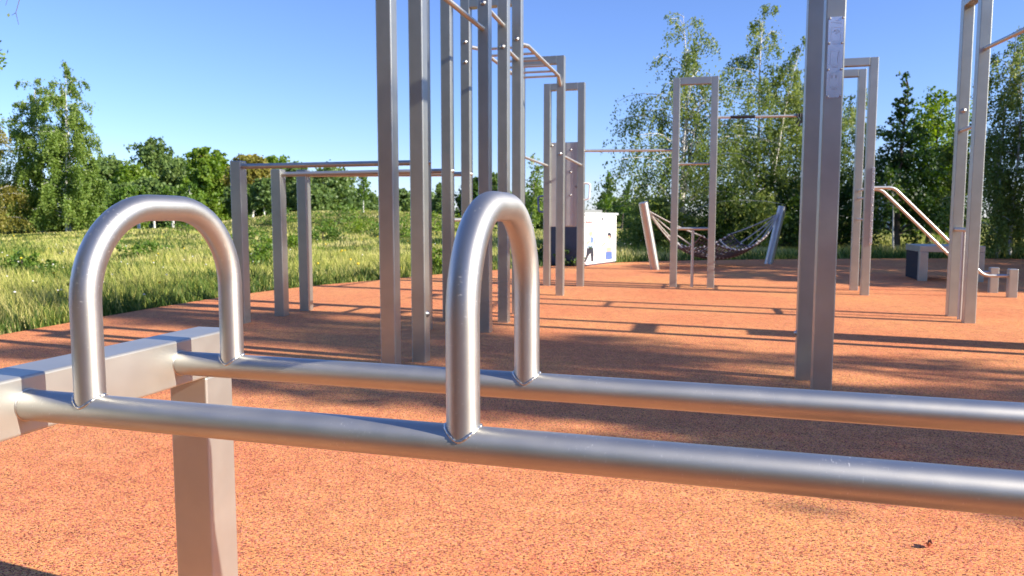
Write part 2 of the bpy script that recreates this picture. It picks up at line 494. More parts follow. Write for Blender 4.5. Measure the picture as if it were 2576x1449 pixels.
def bench():
    t = thing('push_up_bars', 'low steel push-up bench with two round rails and two arched handles, nearest to the camera', 'push-up bars', (-1.163, 0.80, 0))
    zt = 0.735; L = 2.75
    rc = zt - 0.05; ar = 0.0238
    rails = ((0.2323, -0.0391, 0.0262), (0.6205, -0.0451, 0.0257))      # y at the beam, drift along the rail, radius
    for x in (0.0, L):
        dy = -0.042 * x
        MB().box((x - 0.051, dy, zt - 0.1), (x + 0.051, dy + 0.815, zt), 0.005, 3).build('beam', M['nearbox'], t)
        for y in (0.07, 0.752):
            ps = MB().box((x - 0.0495, dy + y - 0.05, -0.05), (x + 0.0495, dy + y + 0.05, zt - 0.1005), 0.005, 3).build('post', M['nearbox'], t)
            if x == 0 and y > 0.5:
                bolt(ps, (x + 0.0495, y - 0.005, zt - 0.215), (1, 0, 0), 0.011)
    for y, sl, rr in rails:
        MB().tube([(x, y + sl * x, rc) for x in (0.0505, L - 0.0505)], rr, 56).build('rail', M['tube'], t)
        for x in (0.0515, L - 0.0515):
            MB().tube([(x, y + sl * x + math.cos(a) * (rr + .0008), rc + math.sin(a) * (rr + .0008)) for a in np.linspace(0, 2 * PI, 40, endpoint=False)], 0.0013, 6, closed=True).build('weld', M['weld'], t)
    for x in (0.183, 0.834, 2.32):
        zc = 1.018
        R = 0.158
        ys = [y + sl * x for y, sl, _ in rails]
        y1, y2 = ys
        pts = [(x, y1, rc)] + [(x, y1, z) for z in np.linspace(rc + 0.03, zc - R - 0.01, 6)]
        pts += bend((x, y1, rc), (x, y1, zc), (x, y2, zc), R, 14)
        pts += bend((x, y1, zc), (x, y2, zc), (x, y2, rc), R, 14)
        pts += [(x, y2, z) for z in np.linspace(zc - R - 0.01, rc + 0.03, 6)] + [(x, y2, rc)]
        hd = MB().tube(pts, ar, 40).build('handle', M['tube'], t)
        for (y, (_, _, rr)) in zip(ys, rails):
            ring, rad = [], []
            nn = 120
            for k in range(nn):
                a = 2 * PI * k / nn
                px, py = (ar + 0.0008) * math.cos(a), (ar + 0.0008) * math.sin(a)
                ring.append((x + px, y + py, rc + math.sqrt(max(rr * rr - py * py, 1e-6)) + 0.0004))
                rad.append(0.0022 + 0.00025 * math.sin(k * 2 * PI / 5.3 + 2.2 * math.sin(k * .31)) + 0.0006 * math.sin(k * .19 + x * 9) + 0.0002 * random.random())
            MB().tube(ring, rad, 8, closed=True).build('weld', M['weld'], hd)
bench()

# ------------------------------------------------------------------ tall frames and bars
W = 0.10
def post(parent, x, y, h, mat=None, w=W, bev=0.007, z0=-0.05):
    return MB().box((x - w / 2, y - w / 2, z0), (x + w / 2, y + w / 2, h), bev, 2).build('post', mat or M['box'], parent)
def xframe(parent, x0, x1, y, h):
    a, b = post(parent, x0, y, h), post(parent, x1, y, h)
    MB().box((x0 + W / 2 + .001, y - W / 2 + .0005, h - W), (x1 - W / 2 - .001, y + W / 2 - .0005, h - .0005), 0.005, 2).build('top_beam', M['box'], parent)
    return a, b
def yframe(parent, x, y0, y1, h):
    a, b = post(parent, x, y0, h), post(parent, x, y1, h)
    MB().box((x - W / 2 + .0005, y0 + W / 2 + .001, h - W), (x + W / 2 - .0005, y1 - W / 2 - .001, h - .0005), 0.005, 2).build('top_beam', M['box'], parent)
    return a, b
def bar(parent, pts, r=0.019, name='bar', seg=18, mat=None):
    return MB().tube(pts, r, seg).build(name, mat or M['tube'], parent)

# climbing rig: two rows of tall posts carrying pull-up bars and a ladder
XR, XL = -1.90, -2.46
def climbing_rig():
    t = thing('climbing_rig', 'tall row of square steel posts with pull-up bars and overhead monkey ladder, left of centre', 'climbing frame', (-1.9, 6.4, 0))
    t.location = (0, 0, 0)
    p1, p2 = yframe(t, -1.945, 4.46, 4.98, 3.23)
    bolt(p2, (-1.895, 4.98, 0.335), (1, 0, 0), 0.016); bolt(p2, (-1.995, 4.98, 0.335), (-1, 0, 0), 0.016)
    FR = []
    for (y, xl, xr, h) in ((6.42, XL, XR, 3.23), (7.08, XL - .01, XR - .01, 3.23), (7.71, XL - .02, XR - .035, 3.23), (9.73, -2.40, -1.875, 3.03), (11.12, -2.34, -1.84, 2.93)):
        FR.append(xframe(t, xl, xr, y, h))
    B = lambda a, b, r=0.019: bar(t, [a, b], r, 'pull_up_bar')
    B((XR - .01, 5.03, 2.59), (XR - .005, 6.37, 2.59), 0.021)
    B((XR, 6.47, 2.79), (XR - .005, 7.03, 2.775))
    B((XR - .01, 7.13, 2.59), (XR - .03, 7.66, 2.59))
    B((-1.875, 9.78, 1.80), (-1.84, 11.07, 1.76), 0.017)
    B((-2.40, 9.78, 1.80), (-2.34, 11.07, 1.76), 0.017)
    B((-2.50, 7.13, 0.66), (-2.50, 7.66, 0.66)); B((-2.48, 7.13, 0.98), (-2.48, 7.66, 0.98))
    for (pp, x, y, z) in ((FR[0][1], XR, 6.37, 2.80), (FR[1][1], XR - .01, 7.03, 2.58), (FR[2][1], XR - .035, 7.66, 2.79), (FR[2][0], XL - .02, 7.66, 2.79),
                          (FR[2][0], XL - .02, 7.66, 2.59), (FR[3][1], -1.875, 9.68, 1.81), (FR[3][0], -2.40, 9.68, 1.81)):
        bolt(pp, (x, y, z), (0, -1, 0), 0.0165)
    for (pp, x, y, z) in ((FR[0][0], XL + .05, 6.42, 1.485), (FR[1][0], XL + .04, 7.08, 1.45), (FR[2][0], XL + .03, 7.71, 1.455)):
        bolt(pp, (x, y, z), (1, 0, 0), 0.016)
    # monkey ladder between the third and fourth frames
    for xa, xb in ((XR - .035, -1.875), (XL - .02, -2.40)):
        a = (xa, 7.76, 2.765); b = (xa, 8.15, 2.825); c = (xb, 9.56, 2.755); d = (xb, 9.69, 2.66)
        bar(t, [a] + bend(a, b, c, 0.12, 5) + bend(b, c, d, 0.05, 5) + [d], 0.021, 'ladder_rail')
    for y in (8.17, 8.45, 8.73, 9.01, 9.29, 9.54):
        f = (y - 7.76) / 1.95
        z = 2.822 - (y - 8.15) * 0.05
        bar(t, [(XL - .02 + .08 * f, y, z), (XR - .035 + .05 * f, y, z)], 0.014, 'rung')
    # steel panel in the last frame
    pl = MB().box((-2.289, 11.10, 0.87), (-1.891, 11.112, 2.09), 0.002, 1).build('panel', M['plate'], t)
    MB().box((-2.05, 11.085, 0.885), (-1.95, 11.0985, 2.075), 0.002, 1).build('panel_strip', M['plate'], t)
    for (x, z) in ((-2.27, 2.05), (-1.99, 1.98), (-1.99, 1.66), (-1.99, 1.33), (-2.1, 1.2), (-1.91, 1.45)):
        bolt(pl, (x, 11.10 if abs(x + 2) > .05 else 11.085, z), (0, -1, 0), 0.012)
    # white grab handle on the right of the panel frame, blue one on the left
    for (x, s, z, m) in ((-1.79, 1, 1.38, M['pwhite']), (-2.39, -1, 1.2, M['pblue'])):
        a = (x, 11.1, z + .12); b = (x + s * .085, 11.1, z + .11); c = (x + s * .075, 11.1, z - .10); d = (x, 11.1, z - .12)
        bar(t, [a] + bend(a, b, c, 0.03, 5) + bend(b, c, d, 0.03, 5) + [d], 0.013, 'grab_handle', 12, m)
climbing_rig()

def parallel_bars():
    t = thing('parallel_bars', 'three waist-high round bars on short square posts beside the meadow', 'parallel bars')
    for (x, y, h, xe, z) in ((-4.31, 6.40, 1.53, XL - .05, 1.485), (-4.245, 6.98, 1.487, XL - .06, 1.45), (-4.235, 7.46, 1.51, XL - .07, 1.455)):
        p = post(t, x, y, h, w=0.108)
        ye = {1.53: 6.42, 1.487: 7.08, 1.51: 7.71}[h]
        bar(t, [(x + 0.0535, y, h - 0.05), (xe, ye, z)], 0.024, 'bar', 24)
        bolt(p, (x - 0.054, y, h - 0.05), (-1, 0, 0), 0.015)
parallel_bars()

def pull_up_frame():
    t = thing('pull_up_station', 'tall narrow steel frame with low T-shaped rest bar, in front of the rope hammock', 'pull-up frame')
    a, b = xframe(t, -0.515, 0.011, 11.33, 2.97)
    bar(t, [(-0.465, 11.33, 1.765), (-0.039, 11.33, 1.765)], 0.017, 'cross_bar')
    bar(t, [(-0.465, 11.33, 0.845), (-0.039, 11.33, 0.845)], 0.021, 'rest_bar')
    bar(t, [(-0.25, 11.33, -0.02), (-0.25, 11.33, 0.824)], 0.021, 'support_rod')
    bar(t, [(-1.79, 11.13, 1.965), (-0.565, 11.33, 1.965)], 0.019, 'pull_up_bar')
    br = bar(t, [(0.061, 11.33, 2.405), (1.37, 11.45, 2.405)], 0.019, 'pull_up_bar')
    d = Vector((1.309, 0.12, 0))
    s0 = Vector((0.061, 11.33, 2.405))
    bar(br, [s0 + d * 0.13, s0 + d * 0.38], 0.0225, 'grip_sleeve', 14, M['black'])
    bar(br, [s0 + d * 0.80, s0 + d * 0.99], 0.0225, 'grip_sleeve', 14, M['black'])
    st = MB()
    for k, (dx, l) in enumerate(((-.015, .11), (.02, .15), (.05, .10))):
        c = s0 + d * 0.82
        st.tube([c + Vector((dx, -.02, .03)), c + Vector((dx, -.035, -.02)), c + Vector((dx + .015, -.03, -.06)), c + Vector((dx - .01, -.02, -l))], 0.011, 8)
    st.build('strap', M['black'], br)
    bolt(b, (-0.039, 11.33, 2.405), (-1, 0, 0), 0.015)
pull_up_frame()

def dip_slope():
    t = thing('sloping_rails', 'twin tall frames with two sloping hand rails running down to short posts', 'sloping bars')
    xframe(t, 1.41, 1.934, 11.45, 3.0)
    a, b = xframe(t, 1.42, 1.951, 10.77, 3.02)
    # peg board on the right front post
    pb = MB().box((1.972, 10.695, 0.66), (2.004, 10.7185, 1.64), 0.004, 2).build('peg_board', M['plaque'], t)
    for k in range(9): bolt(pb, (1.988, 10.695, 0.76 + k * 0.1), (0, -1, 0), 0.006, 'peg')
    for z in (1.37, 1.26, 0.98):
        bar(t, [(1.945, 10.82, z), (1.94, 11.40, z)], 0.014, 'cross_bar')
    for (x0, y0, x1, y1, hs) in ((1.951, 10.77, 3.692, 10.91, 0.36), (1.934, 11.45, 3.683, 11.55, 0.34)):
        post(t, x1, y1, hs)
        p0 = (x0 + .05, y0, 1.385); p1 = (x0 + .30, y0 + .02, 1.385); p2 = (x1 - .33, y1 - .02, 0.27); p3 = (x1 - .05, y1, 0.27)
        bar(t, [p0] + bend(p0, p1, p2, 0.16, 8) + bend(p1, p2, p3, 0.16, 8) + [p3], 0.021, 'sloping_rail')
        bolt(t, (x1 + .05, y1, 0.27), (1, 0, 0), 0.016)
dip_slope()

def plaque_post():
    t = thing('plaque_post_pair', 'tall pair of near square posts with an engraved instruction plaque screwed on', 'pull-up frame')
    a, b = yframe(t, 0.607, 4.46, 5.02, 3.23)
    b.location.x = -0.028
    b2 = bolt(b, (0.557, 5.02, 0.285), (-1, 0, 0), 0.016)
    y = 4.4095
    x0, x1, z0, z1 = 0.571, 0.647, 1.63, 2.045
    pq = MB()
    # rounded-corner plate
    pts = []
    r = 0.008
    for (cx, cz, a0) in ((x1 - r, z1 - r, 0), (x0 + r, z1 - r, 90), (x0 + r, z0 + r, 180), (x1 - r, z0 + r, 270)):
        for k in range(5):
            an = math.radians(a0 + k * 22.5)
            pts.append((cx + r * math.cos(an), cz + r * math.sin(an)))
    nP = len(pts)
    vs = [(p[0], y - 0.003, p[1]) for p in pts] + [(p[0], y, p[1]) for p in pts]
    fs = [tuple(range(nP)), tuple(range(2 * nP - 1, nP - 1, -1))] + [(i, (i + 1) % nP, nP + (i + 1) % nP, nP + i) for i in range(nP)]
    pq.add(vs, fs)
    pl = pq.build('plaque', M['plaque'], t)
    eng = {}
    yy = y - 0.0034
    def ln(xa, za, xb, zb, w=0.0011):
        w *= 1.2
        d = Vector((xb - xa, zb - za)); d.normalize(); nx, nz = -d.y * w / 2, d.x * w / 2
        blk = 0 if za > 1.998 else 1 if za > 1.90 else 2 if za > 1.785 else 3
        eng.setdefault(blk, MB()).add([(xa + nx, yy, za + nz), (xb + nx, yy, zb + nz), (xb - nx, yy, zb - nz), (xa - nx, yy, za - nz)], [(0, 1, 2, 3)])
    random.seed(4)
    for (zc) in (1.955, 1.835, 1.722):
        ln(0.586, zc - .035, 0.586, zc + .035, .0008); ln(0.632, zc - .035, 0.632, zc + .035, .0008)
        ln(0.586, zc - .035, 0.632, zc - .035, .0008); ln(0.586, zc + .035, 0.632, zc + .035, .0008)
        for q in range(2):
            z = zc - .044 - q * .006
            x = 0.592 + q * .006
            while x < 0.626 - q * .006:
                l = random.uniform(.002, .006); ln(x, z, x + l, z, .0016); x += l + .0015
    for q, z in enumerate((2.026, 2.017, 2.010)):
        x = (0.604, 0.584, 0.606)[q]; xe = (0.616, 0.636, 0.632)[q]
        while x < xe:
            l = random.uniform(.002, .006); ln(x, z, x + l, z, .0018); x += l + .0015
    # little engraved exercise figures
    for k in range(14):
        a0 = PI * k / 14; a1 = PI * (k + 1) / 14
        ln(.611 + .014 * math.cos(a0), 1.965 + .012 * math.sin(a0), .611 + .014 * math.cos(a1), 1.965 + .012 * math.sin(a1), .0022)
    for (p, q_) in (((.600, 1.975), (.620, 1.962)), ((.620, 1.962), (.624, 1.968)), ((.604, 1.960), (.616, 1.957)), ((.626, 1.862), (.622, 1.835)), ((.622, 1.862), (.628, 1.862)),
                    ((.622, 1.835), (.624, 1.808)), ((.592, 1.750), (.597, 1.730)), ((.597, 1.730), (.602, 1.750)), ((.612, 1.750), (.617, 1.730)), ((.617, 1.730), (.622, 1.750))):
        ln(p[0], p[1], q_[0], q_[1], .0018)
    for m in eng.values(): m.build('engraving', M['etch'], pl)
    for x in (x0 + .006, x1 - .006):
        for z in (z1 - .007, 1.91, 1.775, z0 + .007):
            bolt(pl, (x, y - .003, z), (0, -1, 0), 0.0042, 'screw')
plaque_post()

def right_rig():
    t = thing('right_pull_up_rig', 'tall rig of square posts with rest bar and rod, at the right picture edge', 'climbing frame')
    t.name = 'pull_up_rig'
    a, b = yframe(t, 2.405, 8.15, 8.67, 3.17)
    for p in (a, b): p.location.x = 0.0
    bolt(b, (2.40, 8.62, 2.06), (0, -1, 0), 0.0165)
    bar(t, [(2.39, 8.20, 1.865), (2.39, 8.62, 1.865)], 0.018, 'cross_bar')
    bar(t, [(2.395, 8.20, 0.885), (2.395, 8.45, 0.885), (2.39, 8.62, 0.885)], 0.021, 'rest_bar')
    bar(t, [(2.40, 8.40, -0.02), (2.40, 8.40, 0.864)], 0.021, 'support_rod')
    bar(t, [(2.41, 8.10, 2.555), (2.54, 6.81, 2.555)], 0.019, 'pull_up_bar')
    c, d = yframe(t, 2.55, 6.31, 6.86, 3.10)
    MB().box((2.54, 6.52, 0.05), (2.554, 6.809, 1.17), 0.002, 1).build('panel', M['plate'], t)
    MB().box((2.54, 6.361, 1.58), (2.554, 6.809, 1.70), 0.002, 1).build('panel', M['plate'], t)
right_rig()

def step_box():
    t = thing('jump_box', 'low steel jump bench with one dark closed end, under the sloping rails', 'bench')
    x0, x1, y0, y1, h = 3.22, 4.14, 13.40, 14.35, 0.56
    for x in (x0 + .06, x1 - .06):
        post(t, x, y0 + .06, h - .1005, w=0.12)
        post(t, x, y1 - .02, h - .1005, w=0.04)
    MB().box((x0 - .001, y0 - .001, h - .10), (x1 + .001, y1 + .001, h), 0.006, 2).build('top', M['box'], t)
    MB().box((x0 + .006, y0 + .121, 0.01), (x0 + .03, y1 - .041, h - .1015), 0.001, 1).build('side_panel', M['darkpanel'], t)
step_box()

# ------------------------------------------------------------------ hammock
def hammock():
    t = thing('rope_hammock', 'brown rope net hammock slung between two leaning round steel posts', 'hammock')
    A0, B0 = Vector((-1.02, 15.1, 0)), Vector((1.23, 17.65, 0))
    ab = (B0 - A0).normalized()
    A1 = A0 - ab * 0.36 + Vector((0, 0, 1.29)); B1 = B0 + ab * 0.42 + Vector((0, 0, 1.24))
    for a, b in ((A0 - Vector((0, 0, .05)), A1), (B0 - Vector((0, 0, .05)), B1)):
        MB().tube([a, b], 0.088, 28).build('leaning_post', M['tube'], t)
    A = A1 + ab * .10 - Vector((0, 0, .14)); B = B1 - ab * .10 - Vector((0, 0, .14))
    side = Vector((-ab.y, ab.x, 0))
    L = (B - A).length
    def S(u, v):
        # u 0..1 along the net, v -1..1 across
        c = A.lerp(B, 0.25 + 0.50 * u)
        z = 0.15 + 0.24 * abs(2 * u - 1) ** 2.0 + 0.26 * v * v * (0.75 + 0.25 * abs(2 * u - 1))
        return Vector((c.x, c.y, z)) + side * (v * 0.56 * (0.85 + 0.15 * math.sin(PI * u)))
    net = MB(); kn = []
    NU, NV = 34, 11
    for j in range(NV):
        v = -1 + 2 * j / (NV - 1)
        net.tube([S(i / NU, v) for i in range(NU + 1)], 0.011 if abs(v) < 1 else 0.02, 6)
    for i in range(NU + 1):
        net.tube([S(i / NU, -1 + 2 * j / 16) for j in range(17)], 0.010 if 0 < i < NU else 0.02, 6)
        for v in (-1, 1, -0.4, 0.4):
            if (i + int(v * 5)) % 2: continue
            p = S(i / NU, v) + Vector((0, 0, .008))
            kn.append(p)
    nt_ = net.build('net', M['net'], t)
    k0 = MB().lathe([(0.001, -.024), (.022, -.012), (.028, 0), (.022, .012), (.001, .024)], (0, 0, 1), (0, 0, 0), 8).build('knot', M['knot'], nt_)
    for q, p in enumerate(kn):
        k = k0 if q == 0 else k0.copy()
        if q: COL.objects.link(k); k.parent = nt_
        k.location = p
    for (P, u) in ((A, 0.0), (B, 1.0)):
        for v in (-1, -0.5, 0.05, 0.5, 1):
            q = S(u, v)
            pts = [P.lerp(q, k / 8) - Vector((0, 0, 0.03 * math.sin(PI * k / 8))) for k in range(9)]
            MB().tube(pts, 0.013, 7).build('rope', M['rope'], t)
        MB().lathe([(0.002, -.05), (.035, -.03), (.045, 0), (.035, .03), (.002, .05)], ab, P, 10).build('rope_knot', M['knot'], t)
    for u0 in (0.16, 0.84):
        MB().tube([S(u0, v) + Vector((0, 0, 0.03 + 0.10 * (1 - v * v) * 0)) for v in np.linspace(-1, 1, 13)], 0.02, 8).build('spreader_rope', M['rope'], t)
hammock()

# ------------------------------------------------------------------ cabinet with printed figures
def cabinet():
    # local frame: +x runs along the printed front from near-left to far-right, +y points into the cabinet
    o0 = Vector((-2.54, 15.65, 0))
    d = Vector((0.27, 0.963, 0)).normalized()
    rz = math.atan2(d.y, d.x)
    t = thing('utility_cabinet', 'white utility cabinet printed with two sporty people, behind the steel panel', 'cabinet', o0, rz)
    Lc, dep, h = 1.75, 0.75, 1.06
    MB().box((0.0, 0.004, -0.02), (Lc, dep, h), 0.01, 2).build('body', M['navy'], t)
    for k in range(2):
        a = 0.006 + k * Lc / 2
        MB().box((a, -0.012, 0.03), (a + Lc / 2 - 0.012, 0.0035, h - 0.01), 0.003, 1).build('door', M['white'], t)
    MB().box((-0.04, -0.04, h + .001), (Lc + 0.04, dep + 0.04, h + 0.045), 0.008, 1).build('roof', M['white'], t)
    MB().box((0.05, 0.25, h + 0.046), (Lc - 0.20, dep - 0.05, h + 0.115), 0.01, 1).build('roof_vent', M['lid'], t)
    def flat(name, polys, mat, par, y=-0.0125, th=0.0022, zs=0.81):
        for P in polys:
            m = MB()
            n = len(P)
            vs = [(p[0], y - th, p[1] * zs) for p in P] + [(p[0], y, p[1] * zs) for p in P]
            m.add(vs, [tuple(range(n)), tuple(range(2 * n - 1, n - 1, -1))] + [(i, (i + 1) % n, n + (i + 1) % n, n + i) for i in range(n)])
            m.build(name, mat, par)
    def ell(cx, cz, rx, rz_, n=20):
        return [(cx + rx * math.cos(2 * PI * k / n), cz + rz_ * math.sin(2 * PI * k / n)) for k in range(n)]
    # in the picture the face is strongly foreshortened, so shapes are wide along x
    S = 1.75 / 1.02
    X = lambda f: f * Lc
    # runner in a cap on the left door
    cx = X(0.165)
    fig = []
    flat('printed_trousers', [[(cx - .13, .46), (cx + .20, .46), (cx + .22, .28), (cx + .21, .10), (cx + .10, .10), (cx + .06, .33), (cx - .06, .24), (cx - .18, .10), (cx - .26, .12), (cx - .15, .30)]], M['pdark'], t)
    flat('printed_shoes', [[(cx + .09, .098), (cx + .24, .098), (cx + .24, .055), (cx + .08, .055)], [(cx - .29, .115), (cx - .19, .095), (cx - .20, .06), (cx - .31, .08)]], M['pwhite'], t)
    flat('printed_shirt', [[(cx - .14, .464), (cx + .19, .464), (cx + .21, .60), (cx + .20, .73), (cx + .06, .76), (cx - .08, .75), (cx - .18, .70), (cx - .17, .58)]], M['pshirt'], t)
    flat('printed_vest_stripe', [[(cx + .08, .60), (cx + .15, .60), (cx + .17, .72), (cx + .09, .74)]], M['pblue'], t, -0.0150)
    flat('printed_skin', [ell(cx + .06, .83, .085, .075), [(cx - .18, .56), (cx - .10, .55), (cx + .04, .62), (cx + .02, .66), (cx - .14, .61)], [(cx + .21, .56), (cx + .29, .55), (cx + .27, .66), (cx + .22, .70)]], M['skin'], t, -0.0150)
    flat('printed_cap', [[(cx - .03, .865), (cx + .0, .915), (cx + .08, .925), (cx + .13, .90), (cx + .24, .888), (cx + .23, .875), (cx + .10, .872)]], M['pgrey'], t, -0.0174)
    # woman with dark hair on the right door
    cx = X(0.745)
    flat('printed_shorts', [[(cx - .15, .32), (cx + .19, .32), (cx + .22, .11), (cx + .03, .10), (cx - .17, .11)]], M['pblue'], t)
    flat('printed_skin', [[(cx - .12, .3225), (cx + .16, .3225), (cx + .15, .44), (cx - .13, .44)], ell(cx + .03, .73, .075, .075),
                          [(cx - .17, .53), (cx - .38, .46), (cx - .41, .49), (cx - .18, .61)], [(cx + .19, .60), (cx + .25, .58), (cx + .30, .36), (cx + .25, .35)],
                          [(cx - .01, .625), (cx + .08, .625), (cx + .07, .67), (cx + .0, .67)]], M['skin'], t)
    flat('printed_top', [[(cx - .14, .4425), (cx + .17, .4425), (cx + .19, .60), (cx + .08, .622), (cx - .02, .622), (cx - .16, .60)]], M['pwhite'], t)
    flat('printed_hair', [[(cx - .07, .76), (cx - .05, .82), (cx + .04, .84), (cx + .13, .80), (cx + .14, .70), (cx + .10, .68), (cx + .08, .75)]], M['pdark'], t, -0.0150)
    # worn lettering blocks
    flat('printed_red_word', [[(X(.05) + k * .085, .955), (X(.05) + k * .085 + .065, .955), (X(.05) + k * .085 + .065, 1.0), (X(.05) + k * .085, 1.0)] for k in range(4)], M['pred'], t, zs=0.93)
    flat('printed_dark_word', [[(X(.265) + k * .07, .955), (X(.265) + k * .07 + .03, .955), (X(.265) + k * .07 + .03, 1.0), (X(.265) + k * .07, 1.0)] for k in range(4)], M['pdark'], t, zs=0.93)
    flat('printed_small_text', [[(X(.60) + k * .1, z), (X(.60) + k * .1 + .08, z), (X(.60) + k * .1 + .08, z + .018), (X(.60) + k * .1, z + .018)] for k in range(5) for z in (.965, .925)], M['pgrey'], t, zs=0.93)
    flat('printed_bars', [[(X(.61) + k * .16, z), (X(.61) + k * .16 + .10, z), (X(.61) + k * .16 + .10, z + .03), (X(.61) + k * .16, z + .03)] for k in range(2) for z in (.87, .83, .79)], M['pgrey'], t, zs=0.93)
    MB().box((X(.535), -0.03, .94), (X(.55), -0.0125, 1.01), 0.003, 1).build('door_handle', M['pdark'], t)
cabinet()

# ------------------------------------------------------------------ vegetation
def quads_from(cent, a, b):
    """diamond leaves: centres and two half axes"""
    v = np.stack([cent - a, cent - b * 1.0 + a * 0.1, cent + a, cent + b + a * 0.1], 1).reshape(-1, 3)
    q = np.arange(len(cent) * 4).reshape(-1, 4)
    return v, q

def rand_dirs(r, n):
    v = r.normal(size=(n, 3))
    return v / np.linalg.norm(v, axis=1, keepdims=True)

def trunk_mesh(paths, mat, parent, name='trunk', seg=8):
    m = MB()
    for pts, rad in paths:
        m.tube(pts, list(rad), seg, caps=False)
    return m.build(name, mat, parent)

def birch(label, base, top, spread, seed, nleaf=9000, leaf=0.06, mat='birchleaf', stems=1, low=0.12, group=None, cat='birch tree', droop=1.0, name='birch_tree', trunk_mat='birchbark', dens_low=1.0, thin_top=0.35, lean=0.0):
    """weeping birch: thin white stems, arching limbs, hanging leafy strands"""
    r = np.random.default_rng(seed)
    t = thing(name, label, cat, tuple(base), 0, group)
    hgt = top
    paths, limbs = [], []
    for s in range(stems):
        hh = hgt * (1 - 0.13 * s)
        off = np.array([r.uniform(-.3, .3) * (s > 0), r.uniform(-.3, .3) * (s > 0), 0])
        ln = np.array([lean + r.normal() * 0.05 * hh * (1 + 1.2 * (s > 0)), r.normal() * 0.03 * hh, 0])
        k = np.linspace(0, 1, 12)
        wob = np.stack([np.sin(k * 5 + r.uniform(0, 6)) * .02 * hh * k, np.cos(k * 4 + r.uniform(0, 6)) * .02 * hh * k, 0 * k], 1)
        P = off + ln * (k ** 1.3)[:, None] + wob + np.stack([0 * k, 0 * k, k * hh * 0.99 - 0.05], 1)
        rad = 0.0095 * hh * (1 - k) ** 1.0 + 0.005
        paths.append((P, rad))
        nl = int(46 / (1 + .35 * s))
        for i in range(nl):
            f = low + (1 - low) * ((i + r.random()) / nl)
            i0 = np.interp(f, k, np.arange(12)); a = int(min(i0, 10)); p0 = P[a] + (P[a + 1] - P[a]) * (i0 - a)
            prof = (1 - f) ** 0.62 * min(1, (f + .22) / 0.42) * 1.08 + 0.10
            l = spread * prof * r.uniform(.55, 1.15) * (0.85 if s else 1)
            az = r.uniform(0, 2 * PI)
            el = math.radians(r.uniform(25, 60))
            kk = np.linspace(0, 1, 7)
            dx = l * kk
            dz = l * (math.tan(el) * kk * (1 - 0.75 * kk ** 1.2)) * 0.8
            Q = p0 + np.stack([np.cos(az) * dx + .06 * l * np.sin(kk * 6 + i), np.sin(az) * dx + .06 * l * np.cos(kk * 5 + i), dz], 1)
            limbs.append((Q, l, f))
            paths.append((Q, 0.0035 * hh ** .5 * (1 - kk) * (0.5 + l) * 0.7 + 0.004))
    trunk_mesh(paths, M[trunk_mat], t)
    # strands
    tot = sum(l for _, l, _ in limbs)
    C, Aa, Bb = [], [], []
    tw = []
    for Q, l, f in limbs:
        dl = 1 - thin_top * f + (dens_low - 1) * (1 - f)
        n = max(10, int(nleaf * l / tot * dl))
        m2 = int(.28 * n)
        kq = r.random(m2) ** 0.8 * 6; ia = np.minimum(kq.astype(int), 5)
        lp = Q[ia] + (Q[ia + 1] - Q[ia]) * (kq - ia)[:, None] + r.normal(size=(m2, 3)) * (.05 + .05 * l + .15 * leaf)
        lp[:, 2] -= np.abs(r.normal(size=m2)) * (.08 + .08 * l)
        C.append(lp)
        n -= m2
        ns = max(4, int(n / 24))
        for s in range(ns):
            kq = (0.15 + 0.85 * r.random() ** 0.75) * 6
            a = int(min(kq, 5)); p0 = Q[a] + (Q[a + 1] - Q[a]) * (kq - a)
            hang = droop * r.uniform(0.3, 1.15) * (0.42 + 0.38 * l) * (1.2 - 0.6 * f)
            hang = min(hang, max(p0[2] - 0.15, 0.1))
            m = n // ns
            u = r.random(m)
            drift = r.normal(size=2) * .18 * hang + (Q[-1] - Q[0])[:2] * 0.10
            cpt = p0 + np.stack([drift[0] * u, drift[1] * u, -hang * u ** 0.85 + 0.08 * hang * np.sin(u * 3)], 1)
            cpt += r.normal(size=(m, 3)) * (0.028 + 0.16 * leaf)
            C.append(cpt)
    C = np.concatenate(C); C[:, 2] = np.maximum(C[:, 2], .08)
    n = len(C)
    ax = rand_dirs(r, n); ax[:, 2] = -np.abs(ax[:, 2]) * 1.2 - .25
    ax /= np.linalg.norm(ax, axis=1, keepdims=True)
    bx = np.cross(ax, rand_dirs(r, n)); bx /= np.linalg.norm(bx, axis=1, keepdims=True) + 1e-9
    sz = leaf * r.uniform(.6, 1.25, (n, 1))
    v, q = quads_from(C, ax * sz * .62, bx * sz * .42)
    mesh_np('crown', v, q, None, M[mat], t)
    return t

